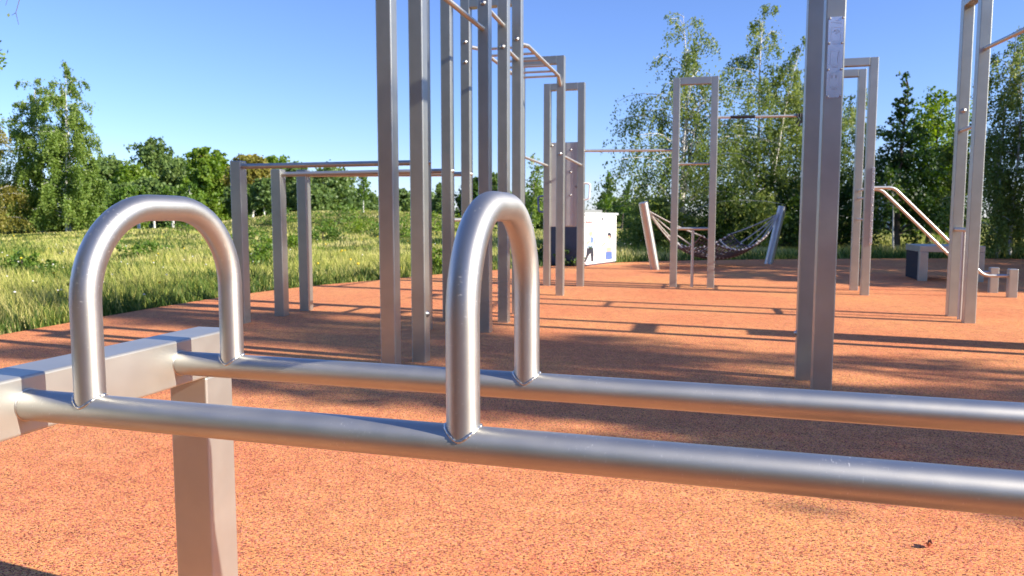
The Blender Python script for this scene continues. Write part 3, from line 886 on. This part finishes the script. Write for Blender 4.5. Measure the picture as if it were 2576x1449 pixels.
def tree(label, base, top, spread, seed, nleaf=6000, leaf=0.18, mat='leafmid', shape='round', low=0.2, group=None, cat='tree', name='leafy_tree', trunk_mat='bark', trunk_r=0.03, lumps=26, limb_mat=None):
    """broad-leaved tree or shrub: trunk, limbs, crown of many leaf clumps"""
    r = np.random.default_rng(seed)
    t = thing(name, label, cat, tuple(base), 0, group)
    k = np.linspace(0, 1, 8)
    P = np.stack([np.sin(k * 3 + seed) * .03 * top * k, np.cos(k * 2.3 + seed) * .03 * top * k, k * top * .92 - .05], 1)
    paths = [(P, trunk_r * top * (1 - k) ** 0.8 * .55 + 0.012)]
    cl = []
    z0 = low * top
    for i in range(lumps):
        f = (i + r.random()) / lumps
        z = z0 + (top - z0) * f
        if shape == 'round': prof = math.sqrt(max(0.02, 1 - (2 * f - 0.9) ** 2 / 1.25))
        elif shape == 'cone': prof = (1 - f) ** 0.9 * 1.05 + .04
        elif shape == 'spire': prof = (0.98 if f < .35 else 0.95 * (1 - (f - .35) / .65) ** 1.7 + .045)
        elif shape == 'column': prof = math.sin(PI * (0.12 + .83 * f)) ** .6
        elif shape == 'shrub': prof = math.sqrt(max(0.04, 1 - f ** 2.2))
        rr = spread * prof
        az = r.uniform(0, 2 * PI) if i else 0
        rad = rr * math.sqrt(r.uniform(.05, 1)) * 0.8
        c = np.array([math.cos(az) * rad, math.sin(az) * rad, z])
        i0 = np.interp(max(z - rad * .8, z0 * .7), P[:, 2], np.arange(8)); a = int(min(i0, 6)); p0 = P[a] + (P[a + 1] - P[a]) * (i0 - a)
        kk = np.linspace(0, 1, 5)
        paths.append((p0 + (c - p0) * kk[:, None] + np.stack([0 * kk, 0 * kk, .12 * rad * np.sin(kk * PI)], 1), .012 * top * (1 - kk * .85) * .35 + .004))
        cr = max(0.07 * spread, min(0.48 * spread, 0.42 * rr + 0.10 * spread)) * r.uniform(.6, 1.15)
        cl.append((c, cr, f))
    trunk_mesh(paths, M[trunk_mat], t)
    w = np.array([c[1] ** 2 for c in cl]); w = w / w.sum()
    C = []
    for (c, cr, f), ww in zip(cl, w):
        n = max(12, int(nleaf * ww))
        # each clump is broken in sprays
        ns = max(4, n // 22)
        sd = rand_dirs(r, ns) * (r.uniform(.2, 1.5, (ns, 1)) ** .5) * cr * np.array([1.08, 1.08, .85])
        idx = r.integers(0, ns, n)
        C.append(c + sd[idx] + r.normal(size=(n, 3)) * cr * np.array([.21, .21, .17]))
    C = np.concatenate(C); C[:, 2] = np.maximum(C[:, 2], .05)
    n = len(C)
    ax = rand_dirs(r, n); ax[:, 2] -= .35; ax /= np.linalg.norm(ax, axis=1, keepdims=True)
    bx = np.cross(ax, rand_dirs(r, n)); bx /= np.linalg.norm(bx, axis=1, keepdims=True) + 1e-9
    sz = leaf * r.uniform(.6, 1.3, (n, 1))
    v, q = quads_from(C, ax * sz * .6, bx * sz * .42)
    mesh_np('crown', v, q, None, M[mat], t)
    return t

def on(x, D):
    p = far(x, D); p[2] = float(ground_z(p[0], p[1])); return p
px = lambda w, D: w * D / F

# left birch group
birch('tall weeping birch with the higher pointed top, left of the first arched handle', on(184, 42), ztop(165, 42), px(100, 42), 11, 40000, 0.095, 'birchleaf', 2, .06, droop=1.1, dens_low=1.5, lean=.15)
birch('slightly shorter weeping birch leaning left with a wispy top, at far left', on(118, 43), ztop(188, 43), px(105, 43), 12, 34000, 0.095, 'birchleaf', 2, .06, droop=1.1, dens_low=1.5, lean=-.75)
birch('birch cut by the left picture edge with pale yellowish drooping foliage', on(-25, 40), ztop(262, 40), px(95, 40), 13, 18000, 0.086, 'leafyellow', 1, .06, droop=1.1, dens_low=1.4)
tree('dark leafy shrub under the left birches', on(75, 45), 2.4, 2.4, 14, 5000, .12, 'leafmid', 'shrub', .02, cat='shrub', name='shrub')
tree('rounded green shrub right of the left birch trunks', on(222, 44), 2.2, 1.7, 15, 4000, .12, 'leafmid', 'shrub', .02, cat='shrub', name='shrub')

# wood behind the meadow
WOOD = [
 # x, D, ytop, halfwidth px, mat, shape, lime, label
 (290, 74, 402, 62, 'leaffar', 'round', 0, 'broad green tree right behind the left birches'),
 (402, 80, 358, 62, 'leaffar', 'round', 0, 'tallest rounded tree of the far wood, above the first arched handle'),
 (345, 72, 420, 55, 'leaflight', 'round', 0, 'mid-green tree in front of the tallest rounded tree'),
 (452, 84, 405, 60, 'leaffar', 'round', 0, 'low dark tree filling the dip right of the tallest rounded tree'),
 (522, 76, 374, 46, 'leaflight', 'column', 0, 'upright feathery tree left of the short post tops'),
 (565, 79, 385, 40, 'leaflight', 'column', 0, 'pale thin-topped tree just left of the nearest short post'),
 (478, 62, 452, 40, 'leaflight', 'cone', 1, 'bright young pointed tree with white trunk in front of the wood'),
 (640, 70, 396, 48, 'leafyellow', 'round', 1, 'yellow-green tree behind the nearest short post'),
 (690, 82, 400, 60, 'leaflight', 'round', 0, 'green tree behind the middle short post'),
 (612, 60, 470, 36, 'leaffar', 'round', 1, 'young tree with white trunk between the arched handle and the short post'),
 (672, 58, 455, 30, 'leaffar', 'round', 1, 'small dark-crowned tree with limewashed trunk left of the middle short post'),
 (745, 78, 425, 50, 'leaffar', 'round', 0, 'green tree behind the farthest short post'),
 (850, 74, 425, 62, 'leaffar', 'round', 0, 'large dark tree under the round bars right of the short posts'),
 (795, 70, 468, 40, 'leaffar', 'round', 0, 'lower tree left of the large dark tree under the bars'),
 (330, 60, 470, 40, 'leaffar', 'round', 1, 'leftmost young tree with limewashed trunk seen under the arched handle'),
 (395, 60, 455, 40, 'leaffar', 'round', 1, 'young limewashed tree seen under the middle of the arched handle'),
 (1015, 52, 482, 38, 'leaffar', 'shrub', 0, 'round bush on the mound between the two nearest tall left posts'),
 (1108, 60, 462, 32, 'leaffar', 'cone', 0, 'pointed green bush right of the second tall left post'),
 (1190, 64, 448, 36, 'leafdark', 'round', 0, 'dark tree behind the posts left of the second handle'),
 (1246, 58, 440, 26, 'leaffar', 'column', 0, 'narrow green tree above the second arched handle'),
 (1370, 60, 478, 46, 'leaffar', 'shrub', 0, 'green bush left of the steel panel'),
 (1545, 95, 505, 60, 'leaffar', 'shrub', 0, 'far green thicket above the white cabinet'),
 (1620, 70, 500, 50, 'leafdark', 'shrub', 0, 'dark far thicket right of the white cabinet'),
 (225, 78, 440, 50, 'leaffar', 'round', 0, 'low tree behind the foot of the left birches'),
 (590, 88, 430, 60, 'leaffar', 'round', 0, 'far tree filling the gap left of the nearest short post'),
 (935, 95, 500, 60, 'leaffar', 'shrub', 0, 'far low thicket behind the lone white-stemmed sapling'),
 (1080, 98, 495, 70, 'leaffar', 'shrub', 0, 'far low thicket between the tall left posts'),
 (1300, 92, 492, 60, 'leaffar', 'shrub', 0, 'far low thicket right of the second arched handle'),
]
for i, (x, D, yt, hw, m, sh, lime, lab) in enumerate(WOOD):
    b = on(x, D)
    hgt = ztop(yt, D) - b[2]
    tree(lab, b, hgt, px(hw, D), 100 + i, int(13000 if sh != 'shrub' else 7000), 0.0036 * D, m, sh, (.05 if sh == 'shrub' else (.50 if lime else .10)), trunk_mat='lime' if lime else 'bark', trunk_r=.035 if lime else .03,
         lumps=54, group='trees and bushes beyond the meadow', cat='shrub' if sh == 'shrub' else 'tree', name='shrub' if sh == 'shrub' else 'leafy_tree')

b = on(918, 48)
birch('lone young sapling with white trunk on the mound', b, ztop(432, 48) - b[2], px(24, 48), 31, 900, .13, 'leafmid', 1, .42, cat='sapling', name='sapling', trunk_mat='lime', droop=.4)
birch('slender birch with forked white stem left of the steel panel', on(1340, 44), ztop(395, 44), px(38, 44), 32, 3200, .12, 'birchleaf', 2, .1, droop=.8)
birch('small far young tree over the white cabinet', on(1521, 55), ztop(432, 55), px(24, 55), 33, 1500, .16, 'leafmid', 1, .42, cat='tree', name='young_tree', droop=.4, trunk_mat='bark')
birch('thin far sapling right of the white cabinet', on(1562, 58), ztop(452, 58), px(18, 58), 34, 800, .16, 'leafmid', 1, .42, cat='tree', name='young_tree', droop=.4, trunk_mat='bark')

# right birch group behind the hammock
birch('broad airy weeping birch behind the left hammock post', on(1712, 25), ztop(22, 25), px(225, 25), 41, 32000, .066, 'birchleaf2', 3, .10, droop=1.35, dens_low=1.3, thin_top=.3)
birch('tallest slim birch behind the hammock, right of the narrow steel frame', on(1888, 26), ztop(2, 26), px(150, 26), 42, 31000, .066, 'birchleaf2', 2, .08, droop=1.2, dens_low=1.4, thin_top=.2)
birch('birch half hidden by the near plaque post', on(2035, 27), ztop(98, 27), px(125, 27), 43, 21000, .066, 'birchleaf2', 2, .08, droop=1.2, dens_low=1.4)
birch('birch seen between the plaque post and the twin frames', on(2140, 28), ztop(215, 28), px(100, 28), 44, 13000, .066, 'birchleaf2', 1, .08, droop=1.2, dens_low=1.4)
birch('drooping birch behind the right-hand posts', on(2505, 19.5), ztop(60, 19.5), px(130, 19.5), 45, 24000, .056, 'birchleaf2', 2, .10, droop=1.5, dens_low=1.6)
for (x, D, yt, hw, m, sd, lab) in ((1665, 24, 500, 74, 'birchleaf2', 51, 'olive bush behind the left hammock post'), (1822, 24.5, 468, 90, 'leafdark', 52, 'dark bush behind the hammock net'),
                              (1955, 25, 448, 92, 'leafdark', 53, 'dark bush behind the right hammock post'), (2090, 25.5, 430, 85, 'leafdark', 54, 'dark bush behind the plaque post')):
    tree(lab, on(x, D), ztop(yt, D), px(hw, D), sd, 6500, .085, m, 'shrub', .03, cat='bush', name='bush', lumps=30)
tree('dark green tree with a tall thin spire, right of the twin frames', on(2252, 24), ztop(178, 24), px(92, 24), 61, 12000, .085, 'needle', 'spire', .12, lumps=46, cat='tree', name='spire_tree')
tree('light-crowned leafy tree beside the spire tree', on(2330, 27), ztop(232, 27), px(84, 27), 62, 8000, .10, 'leaflight', 'round', .2, lumps=34)
tree('olive leafy tree left of the right-hand posts', on(2395, 25), ztop(330, 25), px(62, 25), 63, 6000, .085, 'birchleaf2', 'round', .1)
birch('thin staked sapling in front of the spire tree', on(2243, 23), 2.6, .5, 64, 500, .07, 'leafmid', 1, .5, cat='sapling', name='sapling', trunk_mat='lime', droop=.3)
tree('low shrub behind the sloping rails', on(2300, 33), 1.7, 1.6, 65, 3000, .10, 'leaflight', 'shrub', .03, cat='shrub', name='shrub')
tree('far dark thicket under the spire tree', on(2360, 48), 3.0, 3.4, 66, 4000, .15, 'leafdark', 'shrub', .03, cat='shrub', name='shrub')

def building():
    t = thing('white_building', 'distant white building glimpsed under the spire tree', 'building', on(2222, 62), math.radians(-20))
    MB().box((-2.2, 0, -.1), (2.2, 5, 2.9), 0.02, 1).build('wall', M['wall'], t)
    MB().box((-2.35, -.15, 2.901), (2.35, 5.15, 3.1), 0.02, 1).build('roof', M['roofgrey'], t)
    for x in (-1.3, .2, 1.4):
        w = MB().box((x - .38, -.03, 1.7), (x + .38, .002, 2.4), 0.01, 1).build('window', M['roofgrey'], t)
        MB().box((x - .31, -.036, 1.76), (x + .31, -.0305, 2.34), 0.002, 1).build('pane', M['glass'], w)
building()

for i, (x, D, yt, lab) in enumerate(((326, 50, 476, 'left one of two close limewashed saplings under the first handle'), (356, 52, 470, 'right one of two close limewashed saplings under the first handle'),
        (441, 55, 474, 'limewashed sapling under the top right bend of the first handle'), (489, 50, 466, 'thick limewashed sapling by the right leg of the first handle'))):
    b = on(x, D)
    tree(lab, b, ztop(yt, D) - b[2], .75, 400 + i, 1500, .16, 'leafmid', 'round', .56, trunk_mat='lime', trunk_r=.062, lumps=16, cat='sapling', name='sapling', group='limewashed saplings in the meadow')

# clumps of weeds and small bushes in the meadow
r_ = np.random.default_rng(21)
for i, (x, D, hh, sp, m, lab) in enumerate(((655, 17, .42, .55, 'leafmid', 'dark leafy weed clump behind the right leg of the first handle'), (735, 21, .40, .7, 'leaflight', 'low weed clump between the two farther short posts'),
        (815, 30, .55, .9, 'leafmid', 'round meadow weed right of the farthest short post'), (905, 36, .6, 1.5, 'leaflight', 'wide low bush at the foot of the mound'), (860, 41, .7, 1.6, 'leafmid', 'low bush on the mound under the round bars'),
        (700, 43, .7, 1.5, 'leafmid', 'low bush on the mound behind the middle short post'), (1010, 34, .6, 1.3, 'leafmid', 'low bush between the two nearest tall left posts'), (1095, 38, .8, 1.5, 'leaflight', 'low bush right of the second tall left post'),
        (480, 40, .6, 1.6, 'leafmid', 'low meadow bush seen under the first arched handle'), (350, 18, .36, .6, 'leafmid', 'small weed clump seen low through the first handle'), (60, 13, .38, .5, 'leafmid', 'leafy weed clump at the left picture edge'),
        (1590, 27, .55, 1.0, 'leafmid', 'weedy bush right of the cabinet'), (640, 27, .5, .9, 'leafmid', 'weed clump behind the nearest short post'))):
    tree(lab, on(x, D), hh, sp, 300 + i, 1300, .028 + .0016 * D, m, 'shrub', .02, cat='weed clump', name='weed_clump', lumps=18, group='weed clumps in the meadow')

# leafy plant at the edge of the rubber
tree('low leafy weed at the rubber edge beside a tall left post', on(1101, 14.2), .42, .32, 71, 900, .06, 'leaflight', 'shrub', .02, cat='plant', name='leafy_plant', lumps=14)
tree('low weed clump at the rubber edge left of the steel panel', on(1362, 17.5), .40, .45, 72, 900, .06, 'leafmid', 'shrub', .02, cat='plant', name='leafy_plant', lumps=14)
tree('dark weed clump growing against the cabinet side', on(1440, 16.2), .55, .42, 73, 1400, .06, 'leafdark', 'shrub', .02, cat='plant', name='leafy_plant', lumps=14)

# trees standing out of view to the right: they throw the dappled shade
SH = [((11.5, 2.3), 9.0, 1.7, 81), ((15.5, 2.3), 11.4, 1.9, 82), ((12.8, 3.8), 8.4, 1.5, 83), ((13.5, 1.9), 9.6, 1.2, 84)]
for i, ((x, y), h, sp, sd) in enumerate(SH):
    birch(('birch just outside the picture on the right, casting dappled shade', 'taller birch outside the picture on the right, casting striped shade', 'small birch outside the picture nearest the rubber edge', 'tallest birch outside the picture on the far right')[i],
          (x, y, 0), h, sp, sd, 8500 if i != 2 else 4200, .10, 'birchleaf', 2, .3, droop=1.2)
for i, (x, y, h, sp) in enumerate(((10.3, 17.2, 6.0, 2.2), (10.0, 14.4, 5.9, 2.0), (9.8, 12.4, 5.2, 1.4), (11.5, 19.6, 7.5, 2.2), (14.5, 16.0, 8.5, 2.6), (12.8, 22.0, 8.5, 2.6), (16.5, 25.0, 10.0, 3.0))):
    tree(('broad tree outside the picture shading the far rubber', 'middle tree outside the picture right of the jump bench', 'small tree outside the picture nearest the sloping rails', 'broad tree outside the picture at the far rubber corner', 'tallest tree outside the picture right of the jump bench', 'broad tree outside the picture beyond the far rubber corner', 'tall broad tree outside the picture farthest to the right rear')[i],
         (x, y, 0), h, sp, 85 + i, 7500, .16, 'leafmid', 'round', .05, lumps=40)
birch('very tall birch outside the picture on the right with a high crown', (23.0, 3.4, 0), 16.5, 2.0, 195, 9000, .12, 'birchleaf', 1, .74, droop=.8)
for i, (x, y, h, sp) in enumerate(((9.6, -2.9, 8.0, 1.7), (10.6, -6.2, 9.0, 2.5))):  # added trees: shade the near rubber so the rails reflect darker below
    tree(('slim unseen tree added behind the viewer on the right to shade the rubber', 'broad unseen tree added behind the viewer on the right to shade the rubber')[i], (x, y, 0), h, sp, 97 + i, 6000, .18, 'leafmid', 'round', .08, lumps=40)
# unseen trees added behind the viewer to darken the steel's reflections
for i, (x, y, h, sp) in enumerate(((-11, -7, 9.5, 4.0), (-5, -11, 10.5, 4.4), (2.5, -17, 5.5, 3.6), (10, -18, 6.0, 3.8))):
    tree(('round unseen tree added behind the viewer on the far left', 'tallest round unseen tree added behind the viewer', 'round unseen tree added straight behind the viewer', 'round unseen tree added behind the viewer on the right')[i], (x, y, 0), h, sp, 91 + i, 7000, .42, 'leafdark', 'round', .08)

# overhanging twigs at the upper left corner
def overhang():
    b = far(-420, 9.0)
    t = thing('overhanging_birch', 'birch whose bare twig and leaf tips hang into the upper left corner', 'birch tree', tuple(b))
    def at(x, y, D):
        v = FW + RT * (x - CX) / F - UP * (y - CY) / F
        p = CAM + v * (D / (v @ FH)); return p - b
    top = np.array([0, 0, 5.2]); k = np.linspace(0, 1, 8)[:, None]
    paths = [(np.concatenate([[[0, 0, -.05]], [[.05, 0, 2]], [top]]), [.09, .07, .02])]
    e1 = at(-120, -120, 8.5); a1 = at(52, -12, 8.0); a2 = at(40, 32, 8.0); a3 = at(47, 62, 8.0); a4 = at(30, 38, 8.0); c1 = at(22, -10, 8); c2 = at(14, 14, 8)
    d1 = at(-60, 60, 8.2); d2 = at(0, 122, 8.1)
    paths += [([np.array([.05, 0, 3.6]), e1 * .5 + np.array([0, 0, 1.6]), e1], [.03, .02, .008]), ([e1, a1, a2, a3], [.006, .004, .003, .002]), ([a2, a4], [.003, .002]), ([e1, c1, c2], [.005, .003, .002]), ([e1, d1, d2], [.005, .003, .002])]
    trunk_mesh(paths, M['twig'], t)
    r = np.random.default_rng(5)
    C = np.concatenate([d2 + np.array([0, 0, -.06]) + r.normal(size=(34, 3)) * np.array([.03, .03, .07]), d1 + r.normal(size=(120, 3)) * .2 + np.array([-.3, 0, 0])])
    n = len(C); ax = rand_dirs(r, n); ax[:, 2] -= .6; ax /= np.linalg.norm(ax, axis=1, keepdims=True)
    bx = np.cross(ax, rand_dirs(r, n)); bx /= np.linalg.norm(bx, axis=1, keepdims=True)
    v, q = quads_from(C, ax * .026, bx * .017)
    mesh_np('crown', v, q, None, M['leafmid'], t)
overhang()

# ------------------------------------------------------------------ grass
def blades(name, label, mat, n, rmin, rmax, hmin, hmax, wpx, seed, keep=None, a0=-42, a1=42, bendk=0.5):
    r = np.random.default_rng(seed)
    an = np.radians(r.uniform(a0, a1, n)); rr = rmin * (rmax / rmin) ** (r.random(n))
    dx = np.cos(an)[:, None] * FH[:2] + np.sin(an)[:, None] * RT[:2]
    X, Y = dx[:, 0] * rr, dx[:, 1] * rr
    ok = ~inside(X, Y)
    ed = edge_dist(X, Y)
    ok &= ed > 0.01
    hs = r.uniform(hmin, hmax, n)
    # clumpy height field, shorter by the rubber edge
    cl = 0.5 + 0.25 * np.sin(X * 2.1 + np.sin(Y * 1.3) * 2) + 0.25 * np.sin(Y * 2.7 + np.cos(X * 1.7) * 2)
    if keep == 'edge':
        ok &= r.random(n) < np.exp(-(ed / 0.7) ** 1.2) + 0.5 * np.clip((vnoise(X * .6 + 5, Y * .6 + 9) - .58) * 5, 0, 1)
        hs *= 0.55 + .6 * np.clip(ed / .6, 0, 1)
    else:
        ok &= r.random(n) < 0.25 + 0.75 * np.clip(ed / .5, 0, 1)
        pn = vnoise(X * .45 + 11, Y * .45); pn2 = vnoise(X * 1.4, Y * 1.4 + 3)
        ok &= r.random(n) < 0.35 + 0.9 * pn2
        hs *= (0.40 + 0.5 * cl + 0.9 * (pn - .4)).clip(.22, 1.3) * (0.35 + 0.65 * np.clip(ed / .7, 0, 1))
    X, Y, hs, rr = X[ok], Y[ok], hs[ok], rr[ok]
    n = len(X)
    hs *= np.clip(1.0 - (rr - 22) / 45, .38, 1.0)
    Z = ground_z(X, Y) - .01
    w = wpx * rr / 767 * r.uniform(.6, 1.4, n)
    th = r.uniform(0, 2 * PI, n)
    side = np.stack([np.cos(th), np.sin(th), 0 * th], 1)
    ph = r.uniform(0, 2 * PI, n)
    b = bendk * hs * r.uniform(.15, 1.0, n)
    lean = np.stack([np.cos(ph) * b - .08 * hs, np.sin(ph) * b, 0 * b], 1)
    p0 = np.stack([X, Y, Z], 1)
    up = np.stack([0 * hs, 0 * hs, hs], 1)
    p1 = p0 + up * .55 + lean * .3
    p2 = p0 + up + lean
    s = side * w[:, None]
    v = np.stack([p0 - s * .5, p0 + s * .5, p1 + s * .42, p1 - s * .42, p2], 1).reshape(-1, 3)
    i = np.arange(n) * 5
    q = np.stack([i, i + 1, i + 2, i + 3], 1); tr = np.stack([i + 3, i + 2, i + 4], 1)
    o = mesh_np(name, v, q, tr, mat)
    tag(o, label, 'grass', kind='stuff')
    return o
blades('meadow_grass', 'tall yellow-green meadow grass', M['grass'], 480000, 5.2, 75, .13, .33, 0.52, 201)
blades('edge_grass', 'short dark green grass and weeds along the rubber edge', M['weed'], 300000, 5.2, 45, .07, .27, 0.95, 202, 'edge', bendk=.9)

def flowers():
    r = np.random.default_rng(9)
    for name, lab, mat, n, sz in (('seed_heads', 'white seed heads scattered over the meadow', M['flower'], 170, .013), ('yellow_flowers', 'small yellow flowers in the meadow', M['flowery'], 70, .022)):
        an = np.radians(r.uniform(-38, 20, n * 4)); rr = 6 * (40 / 6) ** r.random(n * 4)
        X = np.sin(an) * rr * RT[0] + np.cos(an) * rr * FH[0]; Y = np.sin(an) * rr * RT[1] + np.cos(an) * rr * FH[1]
        ok = ~inside(X, Y); X, Y = X[ok][:n], Y[ok][:n]
        Z = ground_z(X, Y) + r.uniform(.14, .42, len(X))
        m = MB()
        for x, y, z in zip(X, Y, Z):
            s = sz * r.uniform(.5, 1.1)
            m.lathe([(s * .2, -s * .8), (s * .8, -s * .5), (s, 0), (s * .8, s * .5), (s * .2, s * .8)], (0, 0, 1), (x, y, z), 6)
        o = m.build(name, mat)
        tag(o, lab, 'flowers', kind='stuff')
flowers()

# fallen leaf and crumbs on the rubber
def leaf_litter():
    def gp(x, y):
        v = FW + RT * (x - CX) / F - UP * (y - CY) / F
        tt = -H / v[2]; return CAM + v * tt
    def curl(p, l, w, a, mat, name, lab):
        m = MB(); vs = []; fs = []
        for i in range(6):
            k = i / 5
            ww = w * math.sin(PI * (0.08 + .88 * k))
            for s in (-1, 0, 1):
                vs.append((p[0] + math.cos(a) * (k - .5) * l - math.sin(a) * s * ww, p[1] + math.sin(a) * (k - .5) * l + math.cos(a) * s * ww, .003 + .010 * (k - .5) ** 2 * 4 + .012 * abs(s)))
        for i in range(5):
            for s in range(2):
                b = i * 3 + s; fs.append((b, b + 1, b + 4, b + 3))
        m.add(vs, fs, True)
        tag(m.build(name, mat), lab, 'leaf')
    curl(gp(2336, 1378), .034, .010, 1.2, M['dryleaf'], 'fallen_leaf', 'curled dry brown leaf on the rubber at lower right')
    curl(gp(1572, 1160), .045, .004, .4, M['rope'], 'dry_stalk', 'short pale dry stalk on the shaded rubber between the rails')
leaf_litter()

# ------------------------------------------------------------------ light, sky, camera
EL = math.radians(27.6)
AZ = 0.135
s = Vector((math.cos(EL) * math.cos(AZ), -math.cos(EL) * math.sin(AZ), math.sin(EL)))
sd = bpy.data.lights.new('sun', 'SUN'); sd.energy = 4.6; sd.angle = math.radians(0.55); sd.color = (1.0, 0.91, 0.78)
so = bpy.data.objects.new('sun', sd); COL.objects.link(so)
so.rotation_euler = (-s).to_track_quat('-Z', 'Y').to_euler()
w = bpy.data.worlds.new('World'); scene.world = w
w.use_nodes = True
nt = w.node_tree
sky = nt.nodes.new('ShaderNodeTexSky'); sky.sky_type = 'NISHITA'; sky.sun_disc = False
sky.sun_elevation = EL
sky.sun_rotation = math.atan2(s.x, s.y)
sky.altitude = 0; sky.air_density = 1.0; sky.dust_density = 0.1; sky.ozone_density = 5.0
tint = nt.nodes.new('ShaderNodeMix'); tint.data_type = 'RGBA'; tint.blend_type = 'MULTIPLY'; tint.inputs[0].default_value = 1.0
tint.inputs[7].default_value = (0.83, 0.84, 1.10, 1)      # this sky is bluer, less green, than the model's
nt.links.new(sky.outputs['Color'], tint.inputs[6])
nt.links.new(tint.outputs[2], nt.nodes['Background'].inputs['Color'])
nt.nodes['Background'].inputs['Strength'].default_value = 0.103

cd = bpy.data.cameras.new('camera'); co = bpy.data.objects.new('camera', cd); COL.objects.link(co)
co.location = (0, 0, H)
co.rotation_euler = (PI / 2 - PITCH, 0, YAW)
cd.sensor_width = 36; cd.lens = 36 * F / 2576
cd.clip_start = 0.05; cd.clip_end = 6000
cd.dof.use_dof = True; cd.dof.focus_distance = 1.45; cd.dof.aperture_fstop = 10
scene.camera = co
scene.view_settings.view_transform = 'Standard'
scene.view_settings.look = 'None'
scene.view_settings.exposure = 0.98
scene.view_settings.gamma = 1.0
scene.render.resolution_x = 1024; scene.render.resolution_y = 576
scene.cycles.max_bounces = 8
